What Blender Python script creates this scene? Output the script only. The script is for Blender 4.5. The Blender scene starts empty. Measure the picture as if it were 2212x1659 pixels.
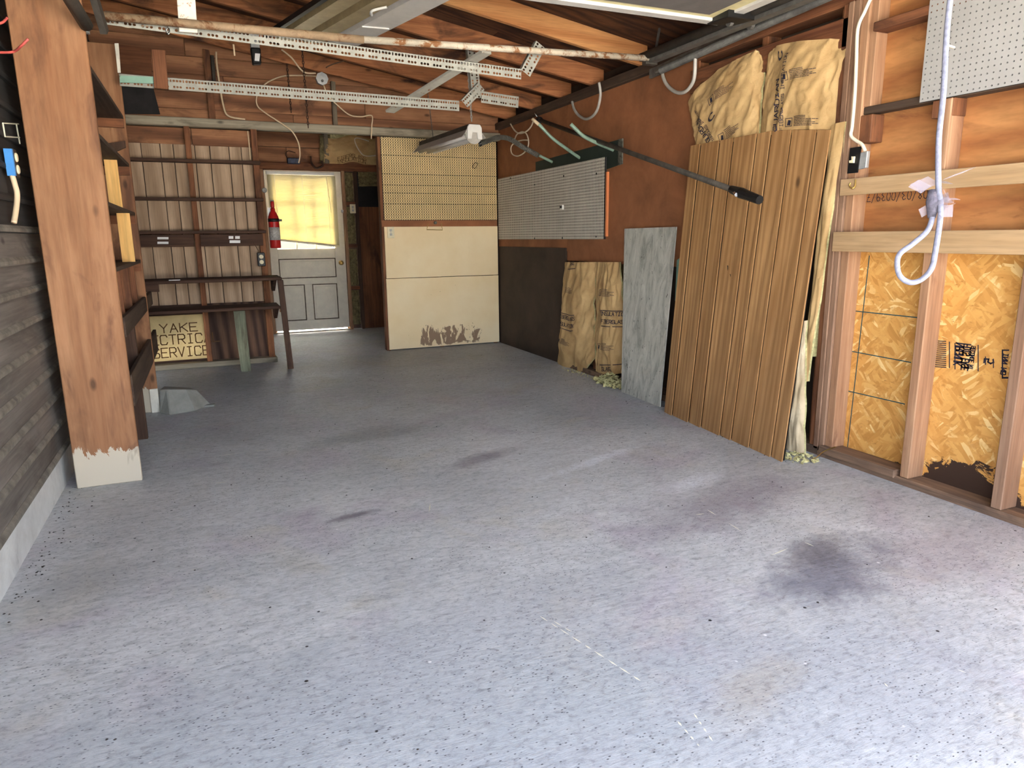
import bpy, math, random
from mathutils import Vector, Matrix, noise
random.seed(7)
scene = bpy.context.scene
col = scene.collection
V = Vector
# ------------------------------------------------------------------ camera
H = 1.2
YAW, PITCH, ROLL, FPX = math.radians(23.28), math.radians(11.97), math.radians(-0.66), 1505.0
fw = V((math.sin(YAW)*math.cos(PITCH), math.cos(YAW)*math.cos(PITCH), -math.sin(PITCH)))
rt0 = V((math.cos(YAW), -math.sin(YAW), 0)); up0 = rt0.cross(fw)
rt = math.cos(ROLL)*rt0 + math.sin(ROLL)*up0
up = -math.sin(ROLL)*rt0 + math.cos(ROLL)*up0
CP = V((0, 0, H))
cd = bpy.data.cameras.new('camera'); cam = bpy.data.objects.new('camera', cd); col.objects.link(cam)
cd.sensor_width = 36; cd.lens = FPX/2212*36; cd.clip_start = 0.05; cd.clip_end = 200
m = Matrix((rt, up, -fw)).transposed().to_4x4(); m.translation = CP
cam.matrix_world = m
scene.camera = cam
# ------------------------------------------------------------------ world, sun, exposure
w = bpy.data.worlds.new('sky'); scene.world = w; w.use_nodes = True
bg = w.node_tree.nodes['Background']; sk = w.node_tree.nodes.new('ShaderNodeTexSky'); sk.sky_type = 'NISHITA'
sk.sun_disc = False; sk.sun_elevation = math.radians(56); sk.sun_rotation = math.radians(10); sk.air_density = 0.8; sk.dust_density = 7.0; sk.ozone_density = 1.0
hs = w.node_tree.nodes.new('ShaderNodeHueSaturation'); hs.inputs['Saturation'].default_value = .5
w.node_tree.links.new(sk.outputs[0], hs.inputs['Color']); w.node_tree.links.new(hs.outputs[0], bg.inputs[0]); bg.inputs[1].default_value = .68
sd = bpy.data.lights.new('sun', 'SUN'); sd.energy = 21; sd.angle = math.radians(0.6); sd.color = (1, .93, .8)
sun = bpy.data.objects.new('sun', sd); col.objects.link(sun)
sun.rotation_euler = V((-0.10, -0.55, -0.83)).to_track_quat('-Z', 'Y').to_euler()
vs = scene.view_settings
vs.view_transform = 'Standard'; vs.look = 'None'; vs.exposure = 2.5; vs.gamma = 1.0; vs.use_curve_mapping = False

# ------------------------------------------------------------------ measuring helpers: where a sight line meets a real plane
def ray(x, y): return fw + rt*((x-1106)/FPX) - up*((y-829.5)/FPX)
def onX(x, y, X): d = ray(x, y); return CP + d*(X/d.x)
def onY(x, y, Y): d = ray(x, y); return CP + d*(Y/d.y)
def onZ(x, y, Z=0): d = ray(x, y); return CP + d*((Z-H)/d.z)
def at(x, y, depth): return CP + ray(x, y)*depth

# ------------------------------------------------------------------ materials
def lin(c):
    return tuple((v/255/12.92 if v/255 <= .04045 else ((v/255+.055)/1.055)**2.4) for v in c) + (1,)
class NT:
    def __init__(s, name, rough=.7, metal=0.0, spec=.3):
        s.m = bpy.data.materials.new(name); s.m.use_nodes = True
        s.t = s.m.node_tree; s.b = s.t.nodes['Principled BSDF']
        s.b.inputs['Roughness'].default_value = rough; s.b.inputs['Metallic'].default_value = metal
        s.b.inputs['Specular IOR Level'].default_value = spec
        s.tc = s.n('ShaderNodeTexCoord'); s._co = None
    def n(s, k, **kw):
        o = s.t.nodes.new(k)
        for a, b in kw.items(): setattr(o, a, b)
        return o
    def l(s, a, b): s.t.links.new(a, b)
    def co(s, rnd=True):
        if s._co is None:
            if rnd:
                oi = s.n('ShaderNodeObjectInfo'); mu = s.n('ShaderNodeVectorMath', operation='MULTIPLY')
                s.l(oi.outputs['Random'], mu.inputs[0]); mu.inputs[1].default_value = (37, 53, 71)
                ad = s.n('ShaderNodeVectorMath', operation='ADD'); s.l(s.tc.outputs['Object'], ad.inputs[0]); s.l(mu.outputs[0], ad.inputs[1])
                s._co = ad.outputs[0]
            else: s._co = s.tc.outputs['Object']
        return s._co
    def map(s, scale=(1, 1, 1), rot=(0, 0, 0), loc=(0, 0, 0), rnd=True):
        mp = s.n('ShaderNodeMapping'); s.l(s.co(rnd), mp.inputs[0])
        mp.inputs['Scale'].default_value = scale; mp.inputs['Rotation'].default_value = rot; mp.inputs['Location'].default_value = loc
        return mp.outputs[0]
    def noise(s, vec, scale=5, detail=5, rough=.6, dist=0):
        o = s.n('ShaderNodeTexNoise'); s.l(vec, o.inputs['Vector'])
        o.inputs['Scale'].default_value = scale; o.inputs['Detail'].default_value = detail
        o.inputs['Roughness'].default_value = rough; o.inputs['Distortion'].default_value = dist
        return o.outputs['Fac']
    def ramp(s, fac, stops):
        o = s.n('ShaderNodeValToRGB'); s.l(fac, o.inputs[0]); e = o.color_ramp.elements
        while len(e) < len(stops): e.new(.5)
        for i, (p, c) in enumerate(stops):
            e[i].position = p; e[i].color = c if len(c) == 4 else lin(c)
        return o.outputs[0]
    def mask(s, fac, a, b): return s.ramp(fac, [(a, (0, 0, 0, 1)), (b, (1, 1, 1, 1))])
    def mix(s, fac, a, b, mode='MIX'):
        o = s.n('ShaderNodeMix', data_type='RGBA', blend_type=mode)
        if isinstance(fac, (int, float)): o.inputs[0].default_value = fac
        else: s.l(fac, o.inputs[0])
        for k, v in ((6, a), (7, b)):
            if isinstance(v, tuple): o.inputs[k].default_value = v if len(v) == 4 else lin(v)
            else: s.l(v, o.inputs[k])
        return o.outputs[2]
    def math(s, op, a, b=None):
        o = s.n('ShaderNodeMath', operation=op)
        for i, v in enumerate((a, b)):
            if v is None: continue
            if isinstance(v, (int, float)): o.inputs[i].default_value = v
            else: s.l(v, o.inputs[i])
        return o.outputs[0]
    def col(s, c):
        if isinstance(c, tuple): s.b.inputs['Base Color'].default_value = lin(c) if len(c) == 3 else c
        else: s.l(c, s.b.inputs['Base Color'])
        return s
    def bump(s, h, strength=.3, dist=.01):
        o = s.n('ShaderNodeBump'); s.l(h, o.inputs['Height']); o.inputs['Strength'].default_value = strength; o.inputs['Distance'].default_value = dist
        s.l(o.outputs[0], s.b.inputs['Normal']); return s

def wood(name, a, b, axis=2, freq=22, along=1.0, stain=None, st=(.52, .72), wave=0, rough=.75, bump=.25, wmix=.35, wdist=7, scx=None, pre=None, foot=False):
    k = NT(name, rough)
    sc = [freq]*3; sc[axis] = along
    if scx: sc[0] = scx
    if pre:
        mp0 = k.n('ShaderNodeMapping'); k.l(k.co(), mp0.inputs[0]); mp0.inputs['Rotation'].default_value = pre; k._co = mp0.outputs[0]
    v = k.map(tuple(sc))
    n1 = k.noise(v, 1, 8, .65, .6)
    if wave:
        wv = k.n('ShaderNodeTexWave', bands_direction='DIAGONAL'); k.l(k.map(tuple(wave*(q if i != axis else .9) / freq if i != axis else wave*.06 for i, q in enumerate(sc))), wv.inputs[0])
        wv.inputs['Scale'].default_value = 1.0; wv.inputs['Distortion'].default_value = wdist; wv.inputs['Detail'].default_value = 2; wv.inputs['Detail Scale'].default_value = .7
        n1 = k.mix(wmix, wv.outputs['Fac'], n1)
        c = k.ramp(n1, [(.15, b), (.75, a)])
    else:
        c = k.ramp(n1, [(.32, b), (.66, a)])
    big = k.noise(k.map((1, 1, 1)), 2.2, 4, .6, .4)
    c = k.mix(k.mask(big, .35, .75), c, k.mix(.65, c, b))
    if stain:
        sv = [3.2]*3; sv[axis] = 1.1
        c = k.mix(k.mask(k.noise(k.map(tuple(sv), loc=(3, 9, 4)), 1.6, 5, .6, .8), *st), c, stain)
    fine = k.noise(k.map(tuple(q*5 for q in sc)), 1, 3, .6)
    c = k.mix(.25, c, k.ramp(fine, [(.3, (40, 30, 22)), (.6, (255, 255, 255))]), 'MULTIPLY')
    kv = k.n('ShaderNodeTexVoronoi'); ks = [7.0]*3; ks[axis] = 3.2
    k.l(k.map(tuple(ks), loc=(1, 5, 2)), kv.inputs['Vector']); kv.inputs['Scale'].default_value = 1.0
    kb = k.n('ShaderNodeRGBToBW'); k.l(kv.outputs['Color'], kb.inputs[0])
    km = k.math('MULTIPLY', k.mask(kb.outputs[0], .66, .68), k.math('SUBTRACT', 1, k.mask(kv.outputs['Distance'], .05, .13)))
    c = k.mix(k.math('MULTIPLY', km, .75), c, tuple(int(q*.45) for q in b))
    if foot:
        sp_ = k.n('ShaderNodeSeparateXYZ'); k.l(k.tc.outputs['Object'], sp_.inputs[0])
        zz = k.math('ADD', sp_.outputs[2], k.math('MULTIPLY', k.noise(k.map((1, 1, .5), rnd=False), 9, 6, .7, .8), -.34))
        c = k.mix(k.mask(zz, -.24, -.07), (188, 178, 158), c)
        c = k.mix(k.math('MULTIPLY', k.mask(k.noise(k.map((1, 1, .35), loc=(2, 2, 2)), 5, 4, .6, 1.), .62, .72), .6), c, (84, 58, 44))
    k.col(c).bump(n1, bump, .004)
    return k.m
def plain(name, c, rough=.6, metal=0, var=.25, scale=9, dark=None, spec=.3, dm=(.55, .75), bump=0):
    k = NT(name, rough, metal, spec)
    n = k.noise(k.map(), scale, 6, .65, .3)
    d = tuple(int(q*(1-var)) for q in c)
    cc = k.ramp(n, [(.3, d), (.7, c)])
    if dark: cc = k.mix(k.mask(k.noise(k.map(loc=(5, 2, 8)), scale*.6, 7, .7, .5), *dm), cc, dark)
    k.col(cc)
    if bump: k.bump(n, bump, .006)
    return k.m
M = {}
# reddish brown framing, one per grain direction
M['red_x'] = wood('brown lumber x', (150, 98, 64), (96, 56, 36), 0, stain=(58, 36, 26))
M['red_y'] = wood('brown lumber y', (150, 98, 64), (96, 56, 36), 1, stain=(58, 36, 26))
M['red_z'] = wood('brown lumber z', (158, 106, 70), (102, 62, 40), 2, stain=(70, 44, 30))
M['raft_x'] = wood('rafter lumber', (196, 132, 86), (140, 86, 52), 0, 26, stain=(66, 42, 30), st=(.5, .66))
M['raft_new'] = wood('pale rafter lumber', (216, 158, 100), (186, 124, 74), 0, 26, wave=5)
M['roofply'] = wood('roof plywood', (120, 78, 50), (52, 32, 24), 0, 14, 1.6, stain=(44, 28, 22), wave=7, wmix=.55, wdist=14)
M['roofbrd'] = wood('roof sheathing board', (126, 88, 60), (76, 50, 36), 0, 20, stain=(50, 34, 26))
M['gable'] = wood('gable board', (170, 120, 84), (116, 76, 52), 0, 20, .8, stain=(80, 54, 40), wave=3)
M['board_z'] = wood('broad cedar board', (172, 128, 92), (138, 94, 62), 2, 9, .8, stain=(108, 72, 50), st=(.5, .68), rough=.7, foot=True)
M['yellow'] = wood('yellow pine board', (246, 200, 126), (226, 176, 102), 2, 10, .8, bump=.1)
M['dark_y'] = wood('dusty dark board y', (98, 80, 64), (58, 44, 36), 1, 20)
M['dark_x'] = wood('dusty dark board x', (96, 68, 52), (54, 36, 28), 0, 22)
M['dark_z'] = wood('dusty dark board z', (98, 72, 56), (58, 40, 30), 2, 20)
M['grey_x'] = wood('weathered grey beam', (178, 168, 146), (128, 118, 100), 0, 24, .8, stain=(84, 74, 60))
M['grey_z'] = wood('weathered grey stud', (150, 138, 116), (92, 82, 68), 2, 24)
M['greenwood'] = wood('weathered green board', (140, 146, 122), (90, 92, 76), 2, 20, 1.0, stain=(80, 70, 54))
M['stud_z'] = wood('pale stud', (192, 154, 120), (154, 112, 82), 2, 20, .8, stain=(124, 84, 62), st=(.58, .74))
M['stud_grey'] = wood('dusty stud', (172, 138, 112), (128, 96, 74), 2, 20, .8, stain=(110, 82, 64))
M['lath_y'] = wood('pale board', (190, 160, 122), (168, 136, 98), 1, 12, .7, bump=.1)
M['plywall'] = wood('orange plywood', (196, 140, 86), (160, 104, 60), 1, 7, 1.3, stain=(118, 72, 46), st=(.58, .72), wave=4, bump=.1)
M['plate_y'] = wood('worn bottom plate', (150, 120, 96), (96, 76, 62), 1, 22, stain=(70, 58, 50))
M['panel_z'] = wood('oak grain paneling', (188, 146, 98), (142, 102, 62), 2, 55, .8, wave=14, wmix=.6, wdist=9, rough=.5, bump=.06, scx=1.0, pre=(.07, 0, 0))
M['benchpanel'] = wood('grey brown paneling', (196, 170, 142), (160, 134, 108), 2, 24, .9, wave=4, bump=.06)
M['plydark'] = wood('dark rippled plywood', (112, 84, 66), (58, 40, 32), 2, 16, 1.0, wave=7)
M['hardboard'] = plain('rust brown hardboard', (164, 106, 70), .75, var=.24, scale=3, dark=(128, 80, 52), dm=(.55, .8), bump=.1)
M['darkboard'] = plain('dark brown hardboard', (74, 60, 50), .7, var=.3, scale=3)
M['feltblack'] = plain('black felt', (48, 46, 46), .9, var=.3, scale=5)
M['darkgreen'] = plain('dark green paint', (44, 56, 50), .6, var=.3, scale=4, bump=.1)
M['greenpaint'] = plain('pale green paint', (140, 178, 158), .6, var=.1)
M['bluepaint'] = plain('blue paint', (66, 138, 206), .5, var=.1)
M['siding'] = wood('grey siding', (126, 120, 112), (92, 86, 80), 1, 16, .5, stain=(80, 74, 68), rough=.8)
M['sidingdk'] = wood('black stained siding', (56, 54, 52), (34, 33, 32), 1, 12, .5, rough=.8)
M['found'] = plain('foundation concrete', (206, 208, 204), .85, var=.15, scale=6, dark=(120, 122, 120), dm=(.6, .8), bump=.2)
M['stone'] = plain('grey stone', (150, 150, 142), .85, var=.2, scale=7, bump=.2)
M['white'] = plain('white enamel', (226, 224, 216), .4, var=.06, scale=12)
M['whitewood'] = plain('chipped white paint', (226, 222, 206), .6, var=.1, scale=14, dark=(160, 104, 66), dm=(.62, .66))
M['alu'] = plain('perforated steel', (164, 163, 152), .5, .1, var=.14, scale=16, dark=(150, 140, 120), dm=(.66, .8))
M['tan'] = plain('tan gutter metal', (168, 150, 112), .4, .1, var=.15, scale=14)
M['gutter'] = plain('white gutter metal', (214, 210, 204), .35, .05, var=.08)
M['pipe'] = plain('rusty white pipe', (200, 188, 166), .6, .1, var=.15, scale=22, dark=(136, 92, 56), dm=(.5, .58))
M['pipetan'] = plain('rusted tan pipe', (166, 140, 110), .7, .1, var=.2, scale=20, dark=(112, 74, 46), dm=(.52, .62))
M['steel'] = plain('galvanised steel', (120, 118, 112), .5, .4, var=.3, scale=14)
M['steeldk'] = plain('grimy dark steel', (84, 78, 70), .6, .3, var=.35, scale=12)
M['zinc'] = plain('zinc box steel', (190, 192, 190), .4, .4, var=.2, scale=20)
M['chrome'] = plain('chrome', (210, 210, 208), .2, .9, var=.1)
M['black'] = plain('black plastic', (26, 25, 25), .45, var=.2)
M['ivory'] = plain('ivory plastic', (232, 220, 184), .4, var=.05)
M['wire'] = plain('cream cable', (222, 198, 162), .5, var=.08)
M['wirew'] = plain('white cable', (228, 216, 192), .5, var=.06)
M['conduit'] = plain('grey conduit', (186, 182, 172), .45, .1, var=.15)
M['brownwire'] = plain('brown cord', (92, 66, 48), .6, var=.1)
M['pink'] = plain('pink cord', (206, 92, 84), .5, var=.1)
M['brass'] = plain('brass', (196, 160, 90), .3, .8, var=.1)
M['rust'] = plain('rusty iron', (86, 62, 50), .7, .4, var=.3, scale=20)
M['redpaint'] = plain('red enamel', (176, 32, 30), .35, var=.12)
M['paperlab'] = plain('grey printed label', (196, 192, 186), .5, var=.45, scale=90)
M['hosegrey'] = plain('grey flexible conduit', (108, 106, 98), .45, .2, var=.25, scale=20)
M['hosegreen'] = plain('green tinted tube', (148, 176, 156), .35, .1, var=.25, scale=14)
M['peg_beige'] = plain('beige pegboard', (240, 210, 152), .6, var=.08, scale=4)
M['peg_grey'] = plain('grey pegboard', (214, 206, 190), .55, var=.08, scale=4)
M['peg_pale'] = plain('pale grey pegboard', (164, 162, 158), .5, var=.06, scale=4)
M['ink'] = plain('dark ink', (44, 40, 56), .8, var=.1)
M['inkbrown'] = plain('routed brown lettering', (104, 74, 44), .8, var=.2)
M['inkgreen'] = plain('green chalk line', (32, 84, 92), .8, var=.3, scale=60)
M['chalk'] = plain('chalk', (214, 212, 190), .9, var=.1)
M['signboard'] = plain('cream sign board', (214, 190, 136), .7, var=.14, scale=5)
M['tape'] = plain('white tape', (240, 240, 238), .5, var=.03)
M['orange'] = plain('orange edge', (214, 130, 80), .6, var=.1)
M['fluff'] = plain('yellow fibreglass', (216, 208, 150), .95, var=.3, scale=40, bump=.6)
M['fluffdk'] = plain('dusty fibreglass', (150, 136, 96), .95, var=.45, scale=30, bump=.6)
M['rope'] = plain('white rope', (128, 130, 146), .8, var=.25, scale=80)
M['alum'] = plain('door frame aluminium', (216, 214, 206), .45, .1, var=.1)
M['fglass'] = plain('yellowed door panel', (226, 214, 160), .5, var=.12)
M['doorgrey'] = plain('grey door panel', (112, 108, 104), .6, var=.15)
M['debris'] = plain('dark grit', (54, 48, 44), .9, var=.4, scale=60)
M['ledgelit'] = plain('lit ledge tone', (130, 124, 112), .9, var=.35, scale=12)
M['mouldshade'] = plain('shade toned moulding', (128, 110, 88), .8, var=.4, scale=20)
# kraft paper
def kraft(name, a, b):
    k = NT(name, .65)
    n = k.noise(k.map(), 5, 6, .6, .4)
    k.col(k.ramp(n, [(.3, b), (.7, a)])).bump(k.noise(k.map((1, 1, 1)), 26, 6, .7, .6), .35, .01)
    return k.m
M['kraft'] = kraft('kraft paper', (206, 174, 122), (172, 138, 90))
M['kraftpale'] = kraft('pale kraft paper', (220, 202, 168), (186, 164, 128))
# beige painted wallboard with a torn, water-damaged foot
k = NT('cream painted wallboard', .6)
n = k.noise(k.map(rnd=False), 2.2, 4, .6)
c = k.ramp(n, [(.3, (236, 210, 162)), (.7, (246, 226, 186))])
sep = k.n('ShaderNodeSeparateXYZ'); k.l(k.tc.outputs['Object'], sep.inputs[0])
jag = k.noise(k.map((1, 1, .35), rnd=False), 13, 5, .7, 1.2)
hz = k.math('ADD', sep.outputs[2], k.math('MULTIPLY', jag, -.42))
torn = k.mask(hz, -.135, -.12)
inv = k.math('SUBTRACT', 1, torn)
xj = k.math('ADD', sep.outputs[0], k.math('MULTIPLY', jag, .5))
rng = k.math('MULTIPLY', k.mask(xj, -.02, .0), k.math('SUBTRACT', 1, k.mask(xj, .66, .68)))
zm = k.mask(k.math('ADD', sep.outputs[2], k.math('MULTIPLY', k.noise(k.map(loc=(3, 1, 0), rnd=False), 14, 5), .12)), .09, .10)
tornm = k.math('MULTIPLY', k.math('MULTIPLY', k.math('MULTIPLY', inv, rng), zm), k.mask(k.noise(k.map((1, 1, .5), loc=(6, 2, 1), rnd=False), 11, 4, .6, 1.0), .44, .47))
c = k.mix(tornm, c, (150, 122, 96))
c = k.mix(k.mask(k.noise(k.map(loc=(4, 4, 4), rnd=False), 40, 2), .76, .78), c, (70, 60, 50))
k.col(c); M['wallboard'] = k.m
M['doorpaint'] = plain('chipped off-white paint', (236, 226, 206), .5, var=.08, scale=8, dark=(128, 100, 74), dm=(.7, .74))
# leaning metal sheet
k = NT('mottled zinc sheet', .6, .25)
v = k.map((9, 9, 2.2))
c = k.ramp(k.noise(v, 1.6, 8, .75, .8), [(.3, (128, 128, 120)), (.5, (190, 190, 180)), (.72, (222, 220, 210))])
c = k.mix(k.mask(k.noise(k.map(loc=(8, 1, 2)), 26, 5, .7), .62, .7), c, (96, 94, 88))
k.col(c).bump(k.noise(v, 3, 6, .7), .3, .006); M['zincsheet'] = k.m
# oriented strand board
k = NT('oriented strand board', .7)
cols = []
for i, (ry, s) in enumerate((((.75), (1, 58, 12)), ((-.7), (1, 66, 13)), ((1.5), (1, 50, 11)))):
    nz = k.n('ShaderNodeTexNoise'); k.l(k.map(), nz.inputs['Vector']); nz.inputs['Scale'].default_value = 5
    mp = k.n('ShaderNodeMapping'); ad = k.n('ShaderNodeVectorMath', operation='MULTIPLY_ADD')
    k.l(nz.outputs['Color'], ad.inputs[0]); ad.inputs[1].default_value = (.05, .05, .05); k.l(k.co(), ad.inputs[2])
    k.l(ad.outputs[0], mp.inputs[0]); mp.inputs['Rotation'].default_value = (ry, 0, 0)
    mp_ = k.n('ShaderNodeMapping'); k.l(mp.outputs[0], mp_.inputs[0]); mp_.inputs['Scale'].default_value = s; mp = mp_
    vo = k.n('ShaderNodeTexVoronoi'); k.l(mp.outputs[0], vo.inputs['Vector']); vo.inputs['Scale'].default_value = 1.0
    bw = k.n('ShaderNodeRGBToBW'); k.l(vo.outputs['Color'], bw.inputs[0])
    cols.append(k.ramp(bw.outputs[0], [(.2, (196, 140, 70)), (.45, (212, 156, 82)), (.75, (220, 168, 94)), (.88, (238, 206, 142))]))
c = k.mix(k.mask(k.noise(k.map(loc=(1, 2, 3)), 9, 3), .45, .55), cols[0], cols[1])
c = k.mix(k.mask(k.noise(k.map(loc=(7, 2, 3)), 12, 3), .55, .6), c, cols[2])
c = k.mix(k.mask(k.noise(k.map((1, 16, 60)), 1.6, 5, .7), .6, .74), c, (160, 106, 52))
sep = k.n('ShaderNodeSeparateXYZ'); k.l(k.tc.outputs['Object'], sep.inputs[0])
rz = k.math('ADD', sep.outputs[2], k.math('MULTIPLY', k.noise(k.map(rnd=False), 9, 6, .7, 1.0), -.34))
rot_ = k.math('SUBTRACT', 1, k.mask(k.math('ADD', rz, k.math('MULTIPLY', k.math('ABSOLUTE', k.math('ADD', sep.outputs[1], 3.06)), .4)), -.065, -.045))
c = k.mix(rot_, c, (62, 44, 34))
k.col(c); M['osb'] = k.m
# floor concrete
k = NT('worn concrete floor', .5, 0, .5)
co = k.tc.outputs['Object']; k._co = co
big = k.noise(k.map(), .9, 5, .6, .5)
c = k.ramp(big, [(.3, (176, 179, 180)), (.5, (196, 199, 199)), (.72, (214, 216, 216))])
pur = k.noise(k.map(loc=(3, 8, 0)), 1.7, 4, .6, .6)
c = k.mix(k.mask(pur, .52, .72), c, (184, 178, 186))
olv = k.noise(k.map(loc=(9, 1, 0)), 2.1, 4, .6, .6)
c = k.mix(k.mask(olv, .56, .8), c, (194, 190, 176))
strk = k.noise(k.map((3, 9, 1), (0, 0, -.5)), 3, 9, .75, .8)
c = k.mix(.5, c, k.ramp(strk, [(.28, (112, 112, 114)), (.48, (222, 222, 224)), (.72, (255, 255, 255))]), 'MULTIPLY')
sep = k.n('ShaderNodeSeparateXYZ'); k.l(co, sep.inputs[0])
def blob(cx, cy, sx, sy, rot, colr, lo=.9, hi=.35, amt=1.0):
    global c
    mp = k.n('ShaderNodeMapping'); k.l(co, mp.inputs[0]); mp.vector_type = 'TEXTURE'
    mp.inputs['Location'].default_value = (cx, cy, 0); mp.inputs['Rotation'].default_value = (0, 0, rot); mp.inputs['Scale'].default_value = (sx, sy, 1)
    ln = k.n('ShaderNodeVectorMath', operation='LENGTH'); k.l(mp.outputs[0], ln.inputs[0])
    d = k.math('ADD', ln.outputs['Value'], k.math('MULTIPLY', k.math('SUBTRACT', k.noise(k.map(loc=(cx*5, cy, 0)), 5, 6, .7, .6), .5), 1.7))
    mk = k.mask(d, hi, lo)
    f = k.math('MULTIPLY', k.math('SUBTRACT', 1.0, mk), amt)
    c = k.mix(f, c, colr)
for (px_, py_, sx, sy, rot, cc, a) in ((500, 1600, 1.0, .5, .1, (158, 164, 168), .8), (1200, 1560, .9, .5, .1, (160, 166, 170), .8), (1850, 1480, .8, .45, .3, (162, 167, 172), .7), (1000, 1380, .9, .3, .2, (168, 172, 176), .6), (1800, 1230, .5, .22, .3, (100, 102, 116), .8), (1770, 1190, .28, .12, .2, (92, 90, 98), .6), (1560, 1090, .8, .25, .2, (134, 128, 136), .6),  # broad front blobs: tone painted darker to offset the doorway light
        (800, 940, .5, .2, .2, (136, 138, 138), .6), (1040, 990, .35, .1, .4, (126, 120, 128), .7), (760, 1115, .16, .04, .2, (116, 112, 120), .9), (690, 790, 1.2, .5, 0, (150, 138, 126), .35),
        (420, 830, .8, .6, 0, (136, 138, 136), .4), (2060, 1190, .6, .25, .2, (158, 152, 156), .6), (1640, 1480, .3, .1, .3, (160, 154, 142), .5),
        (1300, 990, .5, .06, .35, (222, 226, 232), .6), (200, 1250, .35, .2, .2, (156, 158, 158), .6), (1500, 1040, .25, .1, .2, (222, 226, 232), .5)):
    p = onZ(px_, py_); blob(p.x, p.y, sx, sy, rot, cc, .95, .3, a)
sp = k.n('ShaderNodeTexVoronoi'); k.l(k.map((1, 1.9, 1), (0, 0, .4)), sp.inputs['Vector']); sp.inputs['Scale'].default_value = 62
bw = k.n('ShaderNodeRGBToBW'); k.l(sp.outputs['Color'], bw.inputs[0])
thr = k.math('MULTIPLY', k.mask(bw.outputs[0], .52, .55), k.math('SUBTRACT', 1, k.mask(sp.outputs['Distance'], .16, .26)))
frontm = k.math('ADD', .25, k.math('MULTIPLY', .75, k.mask(k.noise(k.map(loc=(2, 2, 0)), 1.3, 3), .42, .56)))
c = k.mix(k.math('MULTIPLY', thr, frontm), c, (84, 86, 90))
sp2 = k.n('ShaderNodeTexVoronoi'); k.l(k.map((1, 1, 1), loc=(3, 3, 0)), sp2.inputs['Vector']); sp2.inputs['Scale'].default_value = 11
bw2 = k.n('ShaderNodeRGBToBW'); k.l(sp2.outputs['Color'], bw2.inputs[0])
t2 = k.math('MULTIPLY', k.mask(bw2.outputs[0], .66, .67), k.math('SUBTRACT', 1, k.mask(sp2.outputs['Distance'], .05, .07)))
c = k.mix(t2, c, (40, 40, 42))
t3 = k.math('MULTIPLY', k.math('SUBTRACT', 1, k.mask(bw2.outputs[0], .3, .31)), k.math('SUBTRACT', 1, k.mask(sp2.outputs['Distance'], .04, .07)))
c = k.mix(t3, c, (214, 214, 214))
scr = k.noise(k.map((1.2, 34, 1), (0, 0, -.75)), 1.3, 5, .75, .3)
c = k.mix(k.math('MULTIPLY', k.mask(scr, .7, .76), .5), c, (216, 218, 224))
fineg = k.noise(k.map((1, 1.6, 1), (0, 0, -.4)), 34, 6, .72, .6)
c = k.mix(.6, c, k.ramp(fineg, [(.3, (112, 112, 114)), (.48, (226, 226, 228)), (.68, (255, 255, 255))]), 'MULTIPLY')
k.col(c)
hb = k.noise(k.map((5, 26, 1), (0, 0, -.5)), 2, 8, .75, .5)
k.bump(hb, .4, .008)
M['floor'] = k.m
k = NT('driveway', .9); k.col(k.ramp(k.noise(k.map(rnd=False), 3, 5), [(.3, (150, 148, 144)), (.7, (178, 176, 172))])); M['drive'] = k.m
# glass and translucent things
k = NT('window glass', .05); k.b.inputs['Transmission Weight'].default_value = 1; k.b.inputs['IOR'].default_value = 1.05; k.col((245, 250, 245)); M['glass'] = k.m
k = NT('translucent blind', .5); k.col((232, 222, 190))
tr = k.n('ShaderNodeBsdfTranslucent'); tr.inputs[0].default_value = lin((160, 148, 98))
mx = k.n('ShaderNodeMixShader'); mx.inputs[0].default_value = .5; out = k.t.nodes['Material Output']
k.l(k.b.outputs[0], mx.inputs[1]); k.l(tr.outputs[0], mx.inputs[2]); k.l(mx.outputs[0], out.inputs[0]); M['blind'] = k.m
k = NT('clear plastic wrap', .25); k.col((150, 142, 152)); k.b.inputs['Alpha'].default_value = .3; M['wrap'] = k.m

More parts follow.
